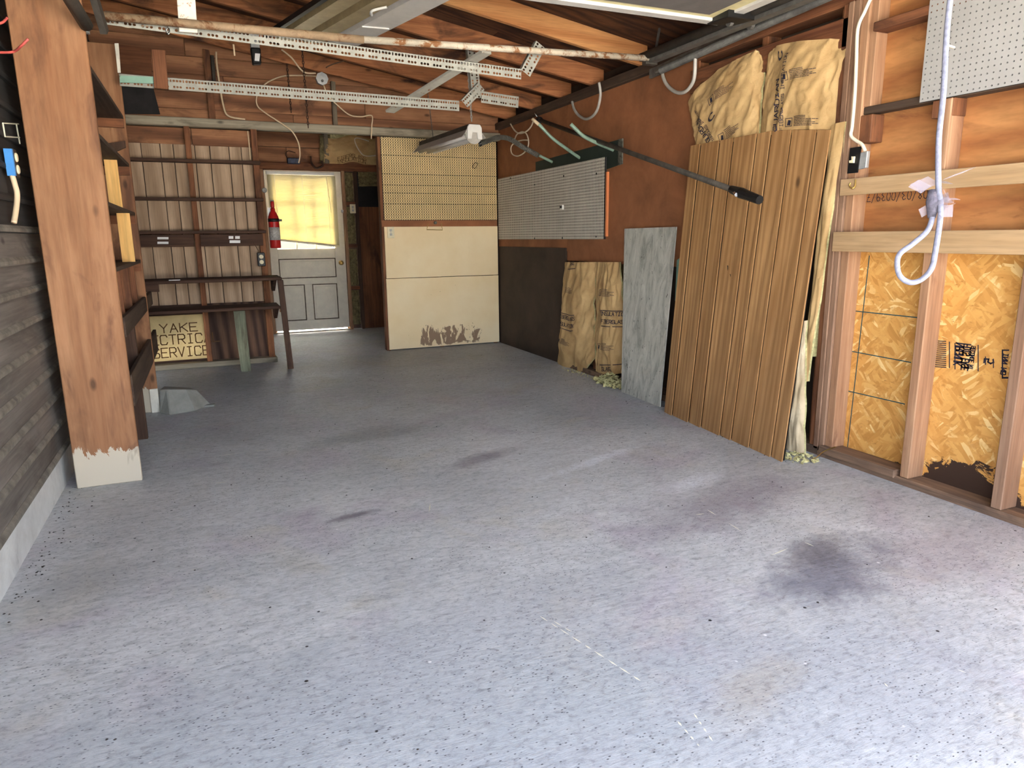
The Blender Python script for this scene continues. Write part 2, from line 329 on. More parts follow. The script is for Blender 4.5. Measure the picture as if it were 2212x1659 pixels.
# ------------------------------------------------------------------ mesh helpers
class MB:
    def __init__(s): s.v = []; s.f = []
    def add(s, vs, fs):
        o = len(s.v); s.v += [V(q) for q in vs]; s.f += [tuple(i+o for i in f) for f in fs]; return s
    def box(s, lo, hi):
        x0, y0, z0 = lo; x1, y1, z1 = hi
        return s.add([(x0, y0, z0), (x1, y0, z0), (x1, y1, z0), (x0, y1, z0), (x0, y0, z1), (x1, y0, z1), (x1, y1, z1), (x0, y1, z1)],
                     [(3, 2, 1, 0), (4, 5, 6, 7), (0, 1, 5, 4), (1, 2, 6, 5), (2, 3, 7, 6), (3, 0, 4, 7)])
    def slab(s, pts, vec):
        vec = V(vec); n = len(pts); pts = [V(p) for p in pts]
        nr = V((0, 0, 0))
        for i in range(n): nr += pts[i].cross(pts[(i+1) % n])
        a = pts; b = [p+vec for p in pts]
        fs = [tuple(range(n)), tuple(range(2*n-1, n-1, -1))] + [(i, i+n, (i+1) % n+n, (i+1) % n) for i in range(n)]
        if nr.dot(vec) > 0: fs = [tuple(reversed(f)) for f in fs]
        return s.add(a+b, fs)
    def beam(s, p, q, wd, ht, upv=(0, 0, 1)):
        """a bar from p to q, p and q on the centre line"""
        p, q = V(p), V(q); d = (q-p).normalized(); sd_ = d.cross(V(upv)).normalized(); u = sd_.cross(d)
        c = [-sd_*wd/2-u*ht/2, sd_*wd/2-u*ht/2, sd_*wd/2+u*ht/2, -sd_*wd/2+u*ht/2]
        return s.add([p+k_ for k_ in c]+[q+k_ for k_ in c], [(3, 2, 1, 0), (4, 5, 6, 7), (0, 1, 5, 4), (1, 2, 6, 5), (2, 3, 7, 6), (3, 0, 4, 7)])
    def tube(s, pts, r, n=8, cap=True):
        pts = [V(p) for p in pts]; rings = []; prev = None
        for i, p in enumerate(pts):
            t = (pts[min(i+1, len(pts)-1)]-pts[max(i-1, 0)]).normalized()
            if prev is None:
                a = t.cross(V((0, 0, 1)))
                if a.length < .05: a = t.cross(V((1, 0, 0)))
            else: a = prev-t*prev.dot(t)
            a.normalize(); prev = a; b = t.cross(a); rr = r[i] if isinstance(r, (list, tuple)) else r
            rings.append([p+(a*math.cos(2*math.pi*j/n)+b*math.sin(2*math.pi*j/n))*rr for j in range(n)])
        vs = [q for g in rings for q in g]; fs = []
        for i in range(len(pts)-1):
            for j in range(n): fs.append((i*n+j, i*n+(j+1) % n, (i+1)*n+(j+1) % n, (i+1)*n+j))
        if cap: fs += [tuple(range(n-1, -1, -1)), tuple((len(pts)-1)*n+j for j in range(n))]
        return s.add(vs, fs)
    def lathe(s, base, axis, prof, n=16):
        base = V(base); ax = V(axis).normalized(); a = ax.cross(V((1, 0, 0)))
        if a.length < .1: a = ax.cross(V((0, 1, 0)))
        a.normalize(); b = ax.cross(a)
        vs = [base+ax*h+(a*math.cos(2*math.pi*j/n)+b*math.sin(2*math.pi*j/n))*max(r, 1e-4) for (r, h) in prof for j in range(n)]
        fs = [(i*n+j, i*n+(j+1) % n, (i+1)*n+(j+1) % n, (i+1)*n+j) for i in range(len(prof)-1) for j in range(n)]
        fs += [tuple(range(n-1, -1, -1)), tuple((len(prof)-1)*n+j for j in range(n))]
        return s.add(vs, fs)
    def cells(s, o, u, v, nu, nv, du, dv, hole, th, ru, rv=None, n=8):
        """flat sheet of nu x nv cells; hole(i,j) says which cells are pierced; th = thickness vector (backwards)"""
        o, u, v, th = V(o), V(u), V(v), V(th); rv = rv or ru
        for j in range(nv):
            for i in range(nu):
                c0 = o+u*(i*du)+v*(j*dv)
                h = hole(i, j)
                if not h:
                    s.add([c0, c0+u*du, c0+u*du+v*dv, c0+v*dv], [(0, 1, 2, 3)]); continue
                hu, hv = (ru, rv) if h is True else h
                ce = c0+u*du/2+v*dv/2
                outer = []; inner = []
                for q in range(n):
                    an = 2*math.pi*(q+.5*(n == 4))/n; cx, cy = math.cos(an), math.sin(an)
                    mm = max(abs(cx), abs(cy)); outer.append(ce+u*(cx/mm*du/2)+v*(cy/mm*dv/2)); inner.append(ce+u*(cx*hu)+v*(cy*hv))
                back = [p+th for p in inner]
                fs = []
                for q in range(n):
                    r_ = (q+1) % n; fs += [(q, r_, n+r_, n+q), (n+q, n+r_, 2*n+r_, 2*n+q)]
                s.add(outer+inner+back, fs)
        return s
    def grid(s, fn, nu, nv):
        vs = [fn(i/nu, j/nv) for j in range(nv+1) for i in range(nu+1)]
        fs = [(j*(nu+1)+i, j*(nu+1)+i+1, (j+1)*(nu+1)+i+1, (j+1)*(nu+1)+i) for j in range(nv) for i in range(nu)]
        return s.add(vs, fs)
    def build(s, name, mat, parent=None, smooth=False, bevel=0, label=None, cat=None, group=None, kind=None, solid=0, origin=None):
        if parent is not None: base = V(parent['base']) if 'base' in parent else V((0, 0, 0))
        elif origin is not None: base = V(origin)
        else:
            base = V(((min(q.x for q in s.v)+max(q.x for q in s.v))/2, (min(q.y for q in s.v)+max(q.y for q in s.v))/2, min(q.z for q in s.v)))
        me = bpy.data.meshes.new(name); me.from_pydata([q-base for q in s.v], [], s.f); me.update()
        if smooth: me.polygons.foreach_set('use_smooth', [True]*len(me.polygons))
        me.materials.append(M[mat] if isinstance(mat, str) else mat)
        o = bpy.data.objects.new(name, me); col.objects.link(o)
        o['base'] = tuple(base)
        if parent is not None: o.parent = parent
        else: o.location = base
        if bevel:
            b = o.modifiers.new('bevel', 'BEVEL'); b.width = bevel; b.segments = 1; b.limit_method = 'ANGLE'
        if solid:
            b = o.modifiers.new('solid', 'SOLIDIFY'); b.thickness = solid; b.offset = -1
        tag(o, label, cat, group, kind)
        return o
def tag(o, label=None, cat=None, group=None, kind=None):
    if label: o['label'] = label
    if cat: o['category'] = cat
    if group: o['group'] = group
    if kind: o['kind'] = kind
def thing(name, label, cat, base, group=None, kind=None):
    o = bpy.data.objects.new(name, None); col.objects.link(o); o.location = base; o['base'] = tuple(base); o.empty_display_size = .05
    tag(o, label, cat, group, kind); return o
def curve(pts, n=8):
    """smooth path through points"""
    pts = [V(p) for p in pts]; out = []
    for i in range(len(pts)-1):
        p0 = pts[max(i-1, 0)]; p1 = pts[i]; p2 = pts[i+1]; p3 = pts[min(i+2, len(pts)-1)]
        for k_ in range(n):
            t = k_/n
            out.append(.5*((2*p1)+(p2-p0)*t+(2*p0-5*p1+4*p2-p3)*t*t+(3*p1-p0-3*p2+p3)*t**3))
    out.append(pts[-1]); return out
STROKE = {'Y': [[(0, 1), (.5, .5), (1, 1)], [(.5, .5), (.5, 0)]], 'A': [[(0, 0), (.5, 1), (1, 0)], [(.2, .38), (.8, .38)]], 'K': [[(0, 0), (0, 1)], [(1, 1), (0, .45)], [(.25, .58), (1, 0)]],
          'E': [[(1, 1), (0, 1), (0, 0), (1, 0)], [(0, .52), (.8, .52)]], 'L': [[(0, 1), (0, 0), (1, 0)]], 'C': [[(1, .8), (.85, 1), (.15, 1), (0, .85), (0, .15), (.15, 0), (.85, 0), (1, .2)]],
          'T': [[(0, 1), (1, 1)], [(.5, 1), (.5, 0)]], 'R': [[(0, 0), (0, 1), (.8, 1), (1, .85), (1, .6), (.8, .48), (0, .48)], [(.5, .48), (1, 0)]], 'I': [[(.5, 0), (.5, 1)], [(.2, 1), (.8, 1)], [(.2, 0), (.8, 0)]],
          'S': [[(1, .85), (.85, 1), (.15, 1), (0, .85), (0, .65), (.15, .52), (.85, .48), (1, .35), (1, .15), (.85, 0), (.15, 0), (0, .15)]], 'V': [[(0, 1), (.5, 0), (1, 1)]],
          'G': [[(1, .8), (.8, 1), (.15, 1), (0, .85), (0, .15), (.15, 0), (1, 0), (1, .45), (.55, .45)]], 'U': [[(0, 1), (0, .15), (.15, 0), (.85, 0), (1, .15), (1, 1)]], 'D': [[(0, 0), (0, 1), (.75, 1), (1, .8), (1, .2), (.75, 0), (0, 0)]],
          'N': [[(0, 0), (0, 1), (1, 0), (1, 1)]], 'O': [[(.15, 0), (0, .15), (0, .85), (.15, 1), (.85, 1), (1, .85), (1, .15), (.85, 0), (.15, 0)]], 'F': [[(0, 0), (0, 1), (1, 1)], [(0, .52), (.75, .52)]], 'B': [[(0, 0), (0, 1), (.8, 1), (.95, .78), (.8, .52), (0, .52)], [(.8, .52), (1, .28), (.85, 0), (0, 0)]],
          '0': [[(.5, 0), (.1, .2), (0, .55), (.2, .95), (.5, 1), (.85, .9), (1, .5), (.85, .12), (.5, 0)]], '8': [[(.5, .55), (.1, .75), (.4, 1), (.85, .8), (.5, .55), (.05, .25), (.45, 0), (.95, .25), (.5, .55)]], '3': [[(0, .9), (.6, 1), (.9, .75), (.4, .52), (1, .3), (.6, 0), (0, .1)]],
          '9': [[(1, .7), (.6, .5), (.1, .65), (.2, .95), (.7, 1), (1, .75), (.9, 0)]], '7': [[(0, 1), (1, 1), (.4, 0)], [(.3, .5), (.9, .5)]], '/': [[(0, -.25), (1, 1.15)]], '5': [[(1, 1), (.1, 1), (0, .55), (.7, .6), (1, .3), (.6, 0), (0, .08)]], '1': [[(.5, 0), (.5, 1)]], '2': [[(0, .8), (.5, 1), (1, .75), (0, 0), (1, 0)]], ' ': []}
def lettering(name, text, place, h, cw, gap, th, mat, parent, depth=None, sub=1):
    """strokes drawn as ribbons; place(x, y) maps the flat lettering to the surface"""
    mb = MB(); x = 0
    for ch in text:
        for st in STROKE.get(ch, []):
            q = [V((x+a*cw, b*h, 0)) for a, b in st]
            for a, b in zip(q[:-1], q[1:]):
                d = (b-a); ln = d.length
                if ln < 1e-6: continue
                d /= ln; nrm = V((-d.y, d.x, 0))*th/2; a2 = a-d*th*.45; b2 = b+d*th*.45
                for i in range(sub):
                    s0 = a2.lerp(b2, i/sub); s1 = a2.lerp(b2, (i+1)/sub)
                    pts = [s0-nrm, s1-nrm, s1+nrm, s0+nrm]
                    mb.add([place(p.x, p.y) for p in pts], [(0, 1, 2, 3)])
        x += cw+gap
    return mb.build(name, mat, parent)
def fbm(p, oct=4): return noise.fractal(p, 1.0, 2.0, oct)
def tex(name, mat): return M[mat]

# ================================================================== THE SETTING
XL, XR, YD = -.75, 3.05, 9.45
RM = .17
def roofz(X): return 2.39 + RM*(3.05-X)
# floor
MB().box((-.9, -.3, -.12), (3.3, 9.75, 0)).build('floor', 'floor', kind='structure', origin=(0, 0, 0))
flr = bpy.data.objects['floor']
random.seed(3)
for (a_, b_, dash) in (((1165, 1330), (1395, 1478), 9), ((1462, 1556), (1516, 1618), 4), ((1498, 1540), (1540, 1602), 4), ((1650, 1206), (1708, 1182), 1), ((1520, 1096), (1606, 1150), 2), ((1494, 1113), (1534, 1108), 1), ((2065, 1445), (2095, 1456), 1), ((1190, 1338), (1240, 1368), 2), ((930, 1085), (926, 1110), 1), ((470, 985), (600, 968), 2), ((450, 1045), (500, 1040), 1), ((1735, 1170), (1772, 1186), 1), ((1910, 1475), (1922, 1488), 1)):
    P0, P1 = onZ(*a_), onZ(*b_); nrm = V((-(P1-P0).y, (P1-P0).x, 0)).normalized()
    for i in range(dash):
        q0, q1 = P0.lerp(P1, (i+random.random()*.3)/dash), P0.lerp(P1, (i+.6+random.random()*.35)/dash); h_ = random.uniform(.0016, .0032); md = q0.lerp(q1, .5)
        MB().slab([q0, md-nrm*h_, q1, md+nrm*h_], (0, 0, .0004)).build('scratch', 'chalk', flr)
MB().box((-30, -40, -.25), (30, 40, -.13)).build('ground', 'drive', kind='structure', origin=(0, 0, 0))
# left wall: siding of the neighbouring building on a concrete footing
wl = thing('wall_left', None, None, (XL, 0, 0), kind='structure')
MB().box((-.95, .35, .16), (XL-.02, 9.6, 3.3)).build('backing', 'sidingdk', wl)
MB().box((-.95, .35, -.05), (XL, 5.6, .168)).build('foundation', 'found', wl, bevel=.006)
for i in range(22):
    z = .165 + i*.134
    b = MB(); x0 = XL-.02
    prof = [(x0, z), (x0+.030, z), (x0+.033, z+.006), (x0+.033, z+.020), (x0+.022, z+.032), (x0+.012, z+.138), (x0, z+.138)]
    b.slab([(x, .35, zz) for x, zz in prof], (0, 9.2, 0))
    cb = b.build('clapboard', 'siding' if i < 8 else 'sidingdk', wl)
    if i < 9: MB().slab([(x0+.034, .35, z+.005), (x0+.0345, .35, z+.020), (x0+.0235, .35, z+.0335), (x0+.0225, .35, z+.032)], (0, 9.2, 0)).build('lit_ledge', 'ledgelit', cb)  # pale strip paints in the light caught by each board's lip
# roof: sheathing panels and rafters
ce = thing('ceiling', None, None, (1.2, 5, 3), kind='structure')
RH = .142
def roofpt(X, Y, dz=0): return V((X, Y, roofz(X)+dz))
ys = [-.55, .3, 1.52, 2.74, 3.96, 5.18, 6.4, 7.62, 8.84, 9.75]  # front bay: unseen overhang added to cut sky light on the floor
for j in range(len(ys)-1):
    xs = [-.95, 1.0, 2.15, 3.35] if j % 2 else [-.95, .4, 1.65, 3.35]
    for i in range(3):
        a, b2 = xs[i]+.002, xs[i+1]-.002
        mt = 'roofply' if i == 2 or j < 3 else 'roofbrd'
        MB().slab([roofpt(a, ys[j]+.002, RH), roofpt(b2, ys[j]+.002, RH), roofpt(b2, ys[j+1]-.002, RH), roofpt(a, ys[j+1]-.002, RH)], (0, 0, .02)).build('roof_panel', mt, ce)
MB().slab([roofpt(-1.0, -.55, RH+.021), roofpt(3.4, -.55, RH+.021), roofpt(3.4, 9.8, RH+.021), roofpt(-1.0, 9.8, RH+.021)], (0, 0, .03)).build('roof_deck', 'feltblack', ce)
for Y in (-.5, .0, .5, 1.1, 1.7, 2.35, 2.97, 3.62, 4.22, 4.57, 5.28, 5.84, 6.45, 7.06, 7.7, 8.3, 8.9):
    if Y == 4.22: continue
    x1 = 3.12 if Y != 4.57 else 3.06
    MB().slab([roofpt(-.8, Y), roofpt(x1, Y), roofpt(x1, Y, RH), roofpt(-.8, Y, RH)], (0, .04, 0)).build('rafter', 'raft_new' if Y == 4.57 else 'raft_x', ce, bevel=.003)
# right wall: outer sheathing, plates, studs, hardboard
wr = thing('wall_right', None, None, (XR, 5, 0), kind='structure')
MB().box((3.17, .35, -.05), (3.25, 9.6, 2.55)).build('backing', 'darkboard', wr)
MB().box((3.0, 4.0, 2.325), (3.12, 9.5, 2.392)).build('top_plate', 'dark_y', wr, bevel=.004)
MB().box((3.03, .4, 2.30), (3.16, 4.0, 2.40)).build('top_plate', 'red_y', wr, bevel=.004)
MB().box((3.012, 2.70, 2.10), (3.05, 4.0, 2.24)).build('header', 'red_y', wr, bevel=.004)
def sheetX(name, pts, X, th, mat, par, **kw):
    return MB().slab([onX(x, y, X) for x, y in pts], (th, 0, 0)).build(name, mat, par, **kw)
# rust brown hardboard sheets
MB().box((3.05, 5.775, 1.06), (3.062, 7.42, 2.33)).build('hardboard_sheet', 'hardboard', wr)
MB().box((3.05, 3.96, .975), (3.062, 5.770, 2.325)).build('hardboard_sheet', 'hardboard', wr)
MB().box((3.038, 5.78, .0), (3.050, 7.42, 1.09)).build('hardboard_sheet', 'darkboard', wr, label='dark brown lower sheet')
for Y in (4.0, 4.62, 5.26, 5.74): MB().box((3.065, Y, .04), (3.16, Y+.04, 2.3)).build('stud', 'red_z', wr)
for Y in (2.80, 3.36): MB().box((3.06, Y, .04), (3.16, Y+.04, 2.3)).build('stud', 'red_z', wr)
MB().box((3.0, 2.72, .0), (3.16, 5.75, .045)).build('bottom_plate', 'plate_y', wr)
# corner post of several studs
for a, b2, x0, mt in ((2.752, 2.790, 3.012, 'red_z'), (2.720, 2.751, 3.0, 'stud_grey'), (2.688, 2.719, 3.006, 'stud_grey'), (2.640, 2.687, 3.018, 'stud_z')):
    MB().box((x0, a, .03), (3.12, b2, 2.3)).build('stud', mt, wr, bevel=.003)
# plywood and strand board between the near studs
MB().box((3.105, .4, 1.10), (3.12, 2.66, 2.3)).build('plywood_sheet', 'plywall', wr)
ob = MB().box((3.105, .4, .03), (3.12, 2.66, 1.10)).build('strand_board', 'osb', wr)
for Y0, Y1, mt in ((2.170, 2.216, 'stud_z'), (1.735, 1.781, 'stud_grey'), (1.30, 1.345, 'stud_z'), (.86, .905, 'stud_z')):
    MB().box((3.0, Y0, .035), (3.105, Y1, 1.11)).build('stud', mt, wr, bevel=.004)
    MB().box((3.012, Y0, 1.10), (3.105, Y1, 1.765)).build('stud', 'stud_z', wr, bevel=.004)
    MB().box((3.02, Y0-.005, 1.69), (3.105, Y1+.05, 1.765)).build('block', 'red_z', wr, bevel=.003)
MB().box((3.02, 2.575, 1.63), (3.105, 2.67, 1.76)).build('block', 'red_z', wr, bevel=.004)
MB().box((3.035, .4, 1.765), (3.105, 2.67, 1.80)).build('ledger', 'dark_y', wr, bevel=.004)
MB().box((3.03, 2.60, 1.80), (3.105, 2.64, 2.3)).build('stud', 'stud_z', wr, bevel=.003)
MB().box((3.0, .4, 2.13), (3.10, 2.6, 2.17)).build('blocking', 'red_y', wr, bevel=.004)
# sole plate and kerb
MB().box((2.985, 2.235, .02), (3.10, 2.70, .062)).build('sole_plate', 'plate_y', wr, bevel=.004)
MB().box((2.99, .4, -.02), (3.13, 2.72, .034)).build('kerb', 'plate_y', wr, bevel=.01)
# chalk lines printed on the strand board
for (a, b2) in (((1878, 552), (1830, 972)), ((1838, 671), (1982, 686)), ((1829, 757), (1968, 783)), ((1820, 842), (1955, 873))):
    p, q = onX(*a, 3.1045), onX(*b2, 3.1045)
    MB().beam(p, q, .0006, .005, (1, 0, 0) if abs((q-p).z) > .3 else (0, 0, 1)).build('chalk_line', 'inkgreen', wr) if abs((q-p).z) < .3 else MB().beam(p, q, .005, .0006, (1, 0, 0)).build('chalk_line', 'inkgreen', wr)
# mill stamp on the strand board: stripes, frames and sideways words
def osbp(x, y): return onX(x, y, 3.1043)
for i in range(14):
    yy = 735+i*4.3
    MB().slab([osbp(2017, yy), osbp(2044, yy+1.5), osbp(2044, yy+3.6), osbp(2017, yy+2.1)], (-.0006, 0, 0)).build('stamp', 'ink', wr)
for rect in ((2050, 738, 2052, 795), (2062, 741, 2064, 798), (2112, 745, 2114, 802), (2128, 770, 2130, 788), (2145, 775, 2147, 795), (2164, 755, 2167, 818), (2164, 755, 2180, 758), (2164, 814, 2180, 818)):
    x0, y0, x1, y1 = rect
    MB().slab([osbp(x0, y0), osbp(x1, y0), osbp(x1, y1), osbp(x0, y1)], (-.0006, 0, 0)).build('stamp', 'ink', wr)
def osbword(word, x, y0, y1, wd, mt='ink', th=.006):
    a, b2 = osbp(x, y0), osbp(x, y1); L = abs(a.z-b2.z); n = len(word); cw = L/n*.74
    lettering('lettering', word, lambda s, t: V((3.1038, a.y + (t - wd/2)*1.0, a.z - s)), wd, cw, L/n*.26, th, mt, wr)
osbword('NRGNUK', 2074, 742, 792, .036)
osbword('FDIS EASE', 2090, 744, 802, .030)
osbword('SECONDE NT', 2103, 748, 800, .018, th=.004)
osbword('5', 2137, 776, 788, .04, th=.007)
osbword('INN NO', 2173, 764, 812, .02, th=.005)
# handwriting, upside down on the plywood
pa = onX(1862, 437, 3.1045)
lettering('lettering', '08/03/0039/77', lambda s, t: V((3.1040, onX(2003, 430, 3.104).y + s, pa.z + .043 - t)), .042, .0205, .0075, .0035, 'ink', wr)
# back wall with the door: boards, header, studs
wb = thing('wall_back', None, None, (1.2, YD, 0), kind='structure')
MB().box((-.9, 9.52, 2.05), (3.3, 9.6, 3.4)).build('backing', 'darkboard', wb)
MB().box((-.9, 9.52, -.05), (.72, 9.6, 2.05)).build('backing', 'darkboard', wb)
MB().box((1.74, 9.52, -.05), (3.3, 9.6, 2.05)).build('backing', 'darkboard', wb)
zs = [2.13, 2.32, 2.50, 2.64, 2.79]
for i in range(len(zs)-1):
    cuts = [-.85, .25+.5*((i*3) % 3), 3.2] if i % 2 else [-.85, 1.05, 3.2]
    for a, b2 in zip(cuts[:-1], cuts[1:]):
        MB().box((a+.002, 9.50-.004*(i % 2), zs[i]+.004), (b2-.002, 9.52, zs[i+1]-.002)).build('gable_board', 'gable', wb, bevel=.003)
MB().box((.64, 9.40, 2.045), (2.3, 9.50, 2.13)).build('header', 'red_x', wb, bevel=.004)
MB().box((1.695, 9.40, .0), (1.735, 9.50, 2.045)).build('jamb', 'stud_z', wb, bevel=.003)
MB().box((.70, 9.40, .0), (.745, 9.50, 2.045)).build('jamb', 'stud_z', wb, bevel=.003)
for lo, hi in (((.70, 0), (.768, 2.06)), ((1.672, 0), (1.75, 2.06)), ((.70, 2.02), (1.75, 2.07))):
    MB().box((lo[0], 9.468, lo[1]), (hi[0], 9.50, hi[1])).build('door_stop', 'stud_z', wb)
for X0, mt, z1 in ((.18, 'red_z', 2.8), (1.50, 'grey_z', 2.63)):
    MB().box((X0, 9.40, 2.13), (X0+.055, 9.50, z1)).build('stud', mt, wb, bevel=.003)
for z in (.53, 1.08, 1.62): MB().box((1.735, 9.42, z), (1.86, 9.5, z+.04)).build('block', 'red_x', wb)
MB().box((1.855, 9.40, 0), (1.895, 9.5, 2.045)).build('stud', 'dark_z', wb, bevel=.003)
MB().box((1.90, 9.45, .0), (2.9, 9.47, 1.60)).build('wood_panel', 'red_z', wb)
MB().box((1.90, 9.48, 1.60), (2.9, 9.5, 2.045)).build('cavity_back', 'feltblack', wb)
# bench partition: studs, paneling boards, upper boards, tie beam
wp = thing('wall_bench', None, None, (0, 7.3, 0), kind='structure')
YP = 7.33
MB().box((-.75, 7.36, 0), (.545, 7.42, 2.2)).build('backing', 'darkboard', wp)
MB().box((.50, 7.42, 0), (.545, 9.5, 2.75)).build('side_wall', 'dark_z', wp)
edges = [250, 313, 354, 382, 428, 460, 501, 527, 553]
for a, b2 in zip(edges[:-1], edges[1:]):
    x0 = onY(a, 395, YP).x+.003; x1 = onY(b2, 395, YP).x-.003
    MB().box((x0, YP, .60), (x1, 7.355, 2.06)).build('paneling_plank', 'benchpanel', wp, bevel=.002)
MB().box((-.74, 7.325, 2.055), (-.02, 7.36, 2.20)).build('upper_board', 'gable', wp, bevel=.003)
MB().box((-.015, 7.325, 2.05), (.545, 7.36, 2.20)).build('upper_board', 'gable', wp, bevel=.003)
for X0, wd_ in ((-.66, .045), (-.077, .048), (.492, .055)):
    MB().box((X0, 7.25, .04), (X0+wd_, 7.335, 2.205)).build('stud', 'red_z', wp, bevel=.003)
MB().box((-.74, 7.22, .0), (.565, 7.36, .05)).build('sole_plate', 'grey_x', wp, bevel=.005)
MB().box((-.05, 7.335, .05), (.50, 7.355, .60)).build('plywood_panel', 'plydark', wp)
MB().box((-.72, 7.335, .05), (-.08, 7.358, .60)).build('plywood_panel', 'dark_x', wp)
MB().box((-.74, 7.255, 2.206), (3.02, 7.345, 2.282)).build('tie_beam', 'grey_x', wp, bevel=.006)
for i, (za, zb_) in enumerate(((2.282, 2.37), (2.372, 2.52), (2.522, 2.67), (2.672, 2.82), (2.822, 2.97), (2.972, 3.12))):
    lim = lambda z_: min(3.04, 3.05-(z_-2.39-RH)/RM)
    cut = (.9, 1.6, .3, 1.2, .0, 9)[i]
    for xa, xb, xc in ((-.75, min(cut, lim(za)), min(cut, lim(zb_))), (cut, lim(za), lim(zb_))):
        if xb-xa < .05: continue
        MB().slab([(xa+.001, 7.355+.004*(i % 2), za), (xb-.001, 7.355+.004*(i % 2), za), (max(xc, xa+.01)-.001, 7.355+.004*(i % 2), zb_), (xa+.001, 7.355+.004*(i % 2), zb_)], (0, .022, 0)).build('gable_board', 'gable', wp, bevel=.003)
for px0, wd_, mt in ((457, .055, 'red_z'), (722, .042, 'grey_z')):
    xx = onY(px0, 235, 7.33).x
    MB().slab([(xx-wd_/2, 7.30, 2.282), (xx+wd_/2, 7.30, 2.282), (xx+wd_/2, 7.30, roofz(xx+wd_/2)), (xx-wd_/2, 7.30, roofz(xx-wd_/2))], (0, .05, 0)).build('gable_stud', mt, wp, bevel=.003)
MB().tube([onY(458, 120, 7.29), onY(463, 180, 7.29)], .016, 8).build('conduit_stub', 'steeldk', wp)
# cream partition at the right
wc = thing('wall_partition', None, None, (2.34, 7.4, 0), kind='structure')
MB().box((1.715, 7.395, 0), (1.755, 7.49, 2.21)).build('stud', 'red_z', wc, bevel=.003)
MB().box((2.97, 7.395, 0), (3.01, 7.49, 2.21)).build('stud', 'red_z', wc)
MB().box((2.32, 7.395, 0), (2.36, 7.49, 2.21)).build('stud', 'red_z', wc)
MB().box((1.72, 7.385, 1.312), (3.02, 7.41, 1.378)).build('rail', 'hardboard', wc)
MB().box((1.74, 7.376, .777), (3.02, 7.392, 1.312)).build('wallboard_sheet', 'wallboard', wc, bevel=.002)
MB().box((1.735, 7.372, .012), (3.02, 7.390, .772)).build('wallboard_sheet', 'wallboard', wc, bevel=.002)
MB().box((2.67, 7.374, .985), (2.94, 7.3765, 1.16)).build('wallboard_patch', 'wallboard', wc)
MB().box((1.745, 7.392, 1.378), (3.02, 7.396, 2.21)).build('pegboard_back', 'feltblack', wc)
# beige pegboard in five strips divided by grooves, each strip pierced
zb = [1.380, 1.545, 1.655, 1.735, 1.845, 2.03, 2.208]
nx = 50; d = 1.27/nx
for a, b2 in zip(zb[:-1], zb[1:]):
    nz = max(3, round((b2-a)/d)); dz = (b2-a-.004)/nz
    MB().cells((1.747, 7.376, a+.002), (1, 0, 0), (0, 0, 1), nx, nz, d, dz, lambda i, j: True, (0, .006, 0), .0056, n=6).build('pegboard_strip', 'peg_beige', wc)
# doors and outer shell of the alcove floor: threshold
MB().box((.72, 9.42, 0), (1.72, 9.56, .012)).build('trim_1', 'grey_x', kind='structure')
# back door
dr = thing('door_1', None, None, (1.22, 9.46, 0), kind='structure')
DX0, DX1, DY0, DY1 = .75, 1.69, 9.425, 9.465
GX0, GX1, GZ0, GZ1 = .86, 1.545, 1.09, 1.93
for nm, lo, hi in (('stile', (DX0, .03), (.845, 2.035)), ('stile', (1.56, .03), (DX1, 2.035)), ('rail', (.845, .03), (1.56, .155)), ('rail', (.845, .62), (1.56, .70)),
                   ('rail', (.845, .95), (1.56, 1.075)), ('rail', (.845, 1.945), (1.56, 2.035)), ('mullion', (1.145, .155), (1.24, .62))):
    MB().box((lo[0], DY0, lo[1]), (hi[0], DY1, hi[1])).build(nm, 'doorpaint', dr, bevel=.003)
for x0, x1, z0, z1 in ((.845, 1.145, .155, .62), (1.24, 1.56, .155, .62), (.845, 1.56, .70, .95)):
    p = MB().box((x0, DY0+.014, z0), (x1, DY1-.008, z1)).build('panel', 'doorpaint', dr)
    for fa, fb in (((x0, z0), (x1, z0+.012)), ((x0, z1-.012), (x1, z1)), ((x0, z0), (x0+.012, z1)), ((x1-.012, z0), (x1, z1))): MB().box((fa[0], DY0+.004, fa[1]), (fb[0], DY0+.014, fb[1])).build('moulding', 'mouldshade', p)  # dark frame paints the shade in the recess around each panel
    MB().box((x0+.035, DY0+.008, z0+.035), (x1-.035, DY0+.014, z1-.035)).build('raised_field', 'doorpaint', p, bevel=.004)
for X in (1.085, 1.325): MB().box((X-.011, DY0+.006, 1.075), (X+.011, DY1-.006, 1.945)).build('muntin', 'doorpaint', dr)
for z in (1.36, 1.65): MB().box((.845, DY0+.008, z-.011), (1.56, DY1-.008, z+.011)).build('muntin', 'doorpaint', dr)
for i, (x0, x1) in enumerate(((.845, 1.074), (1.096, 1.314), (1.336, 1.56))):
    for z0, z1 in ((1.075, 1.349), (1.371, 1.639), (1.661, 1.945)):
        MB().box((x0, 9.444, z0), (x1, 9.448, z1)).build('pane', 'glass', dr)
MB().lathe((1.625, DY0+.002, .885), (0, -1, 0), [(.03, 0), (.03, .006), (.012, .01), (.012, .03), (.024, .038), (.029, .052), (.024, .066), (.008, .07)], 18).build('knob', 'brass', dr, smooth=True)
MB().box((1.665, 9.405, 1.52), (1.70, 9.425, 1.56)).build('latch', 'chrome', dr, bevel=.003)

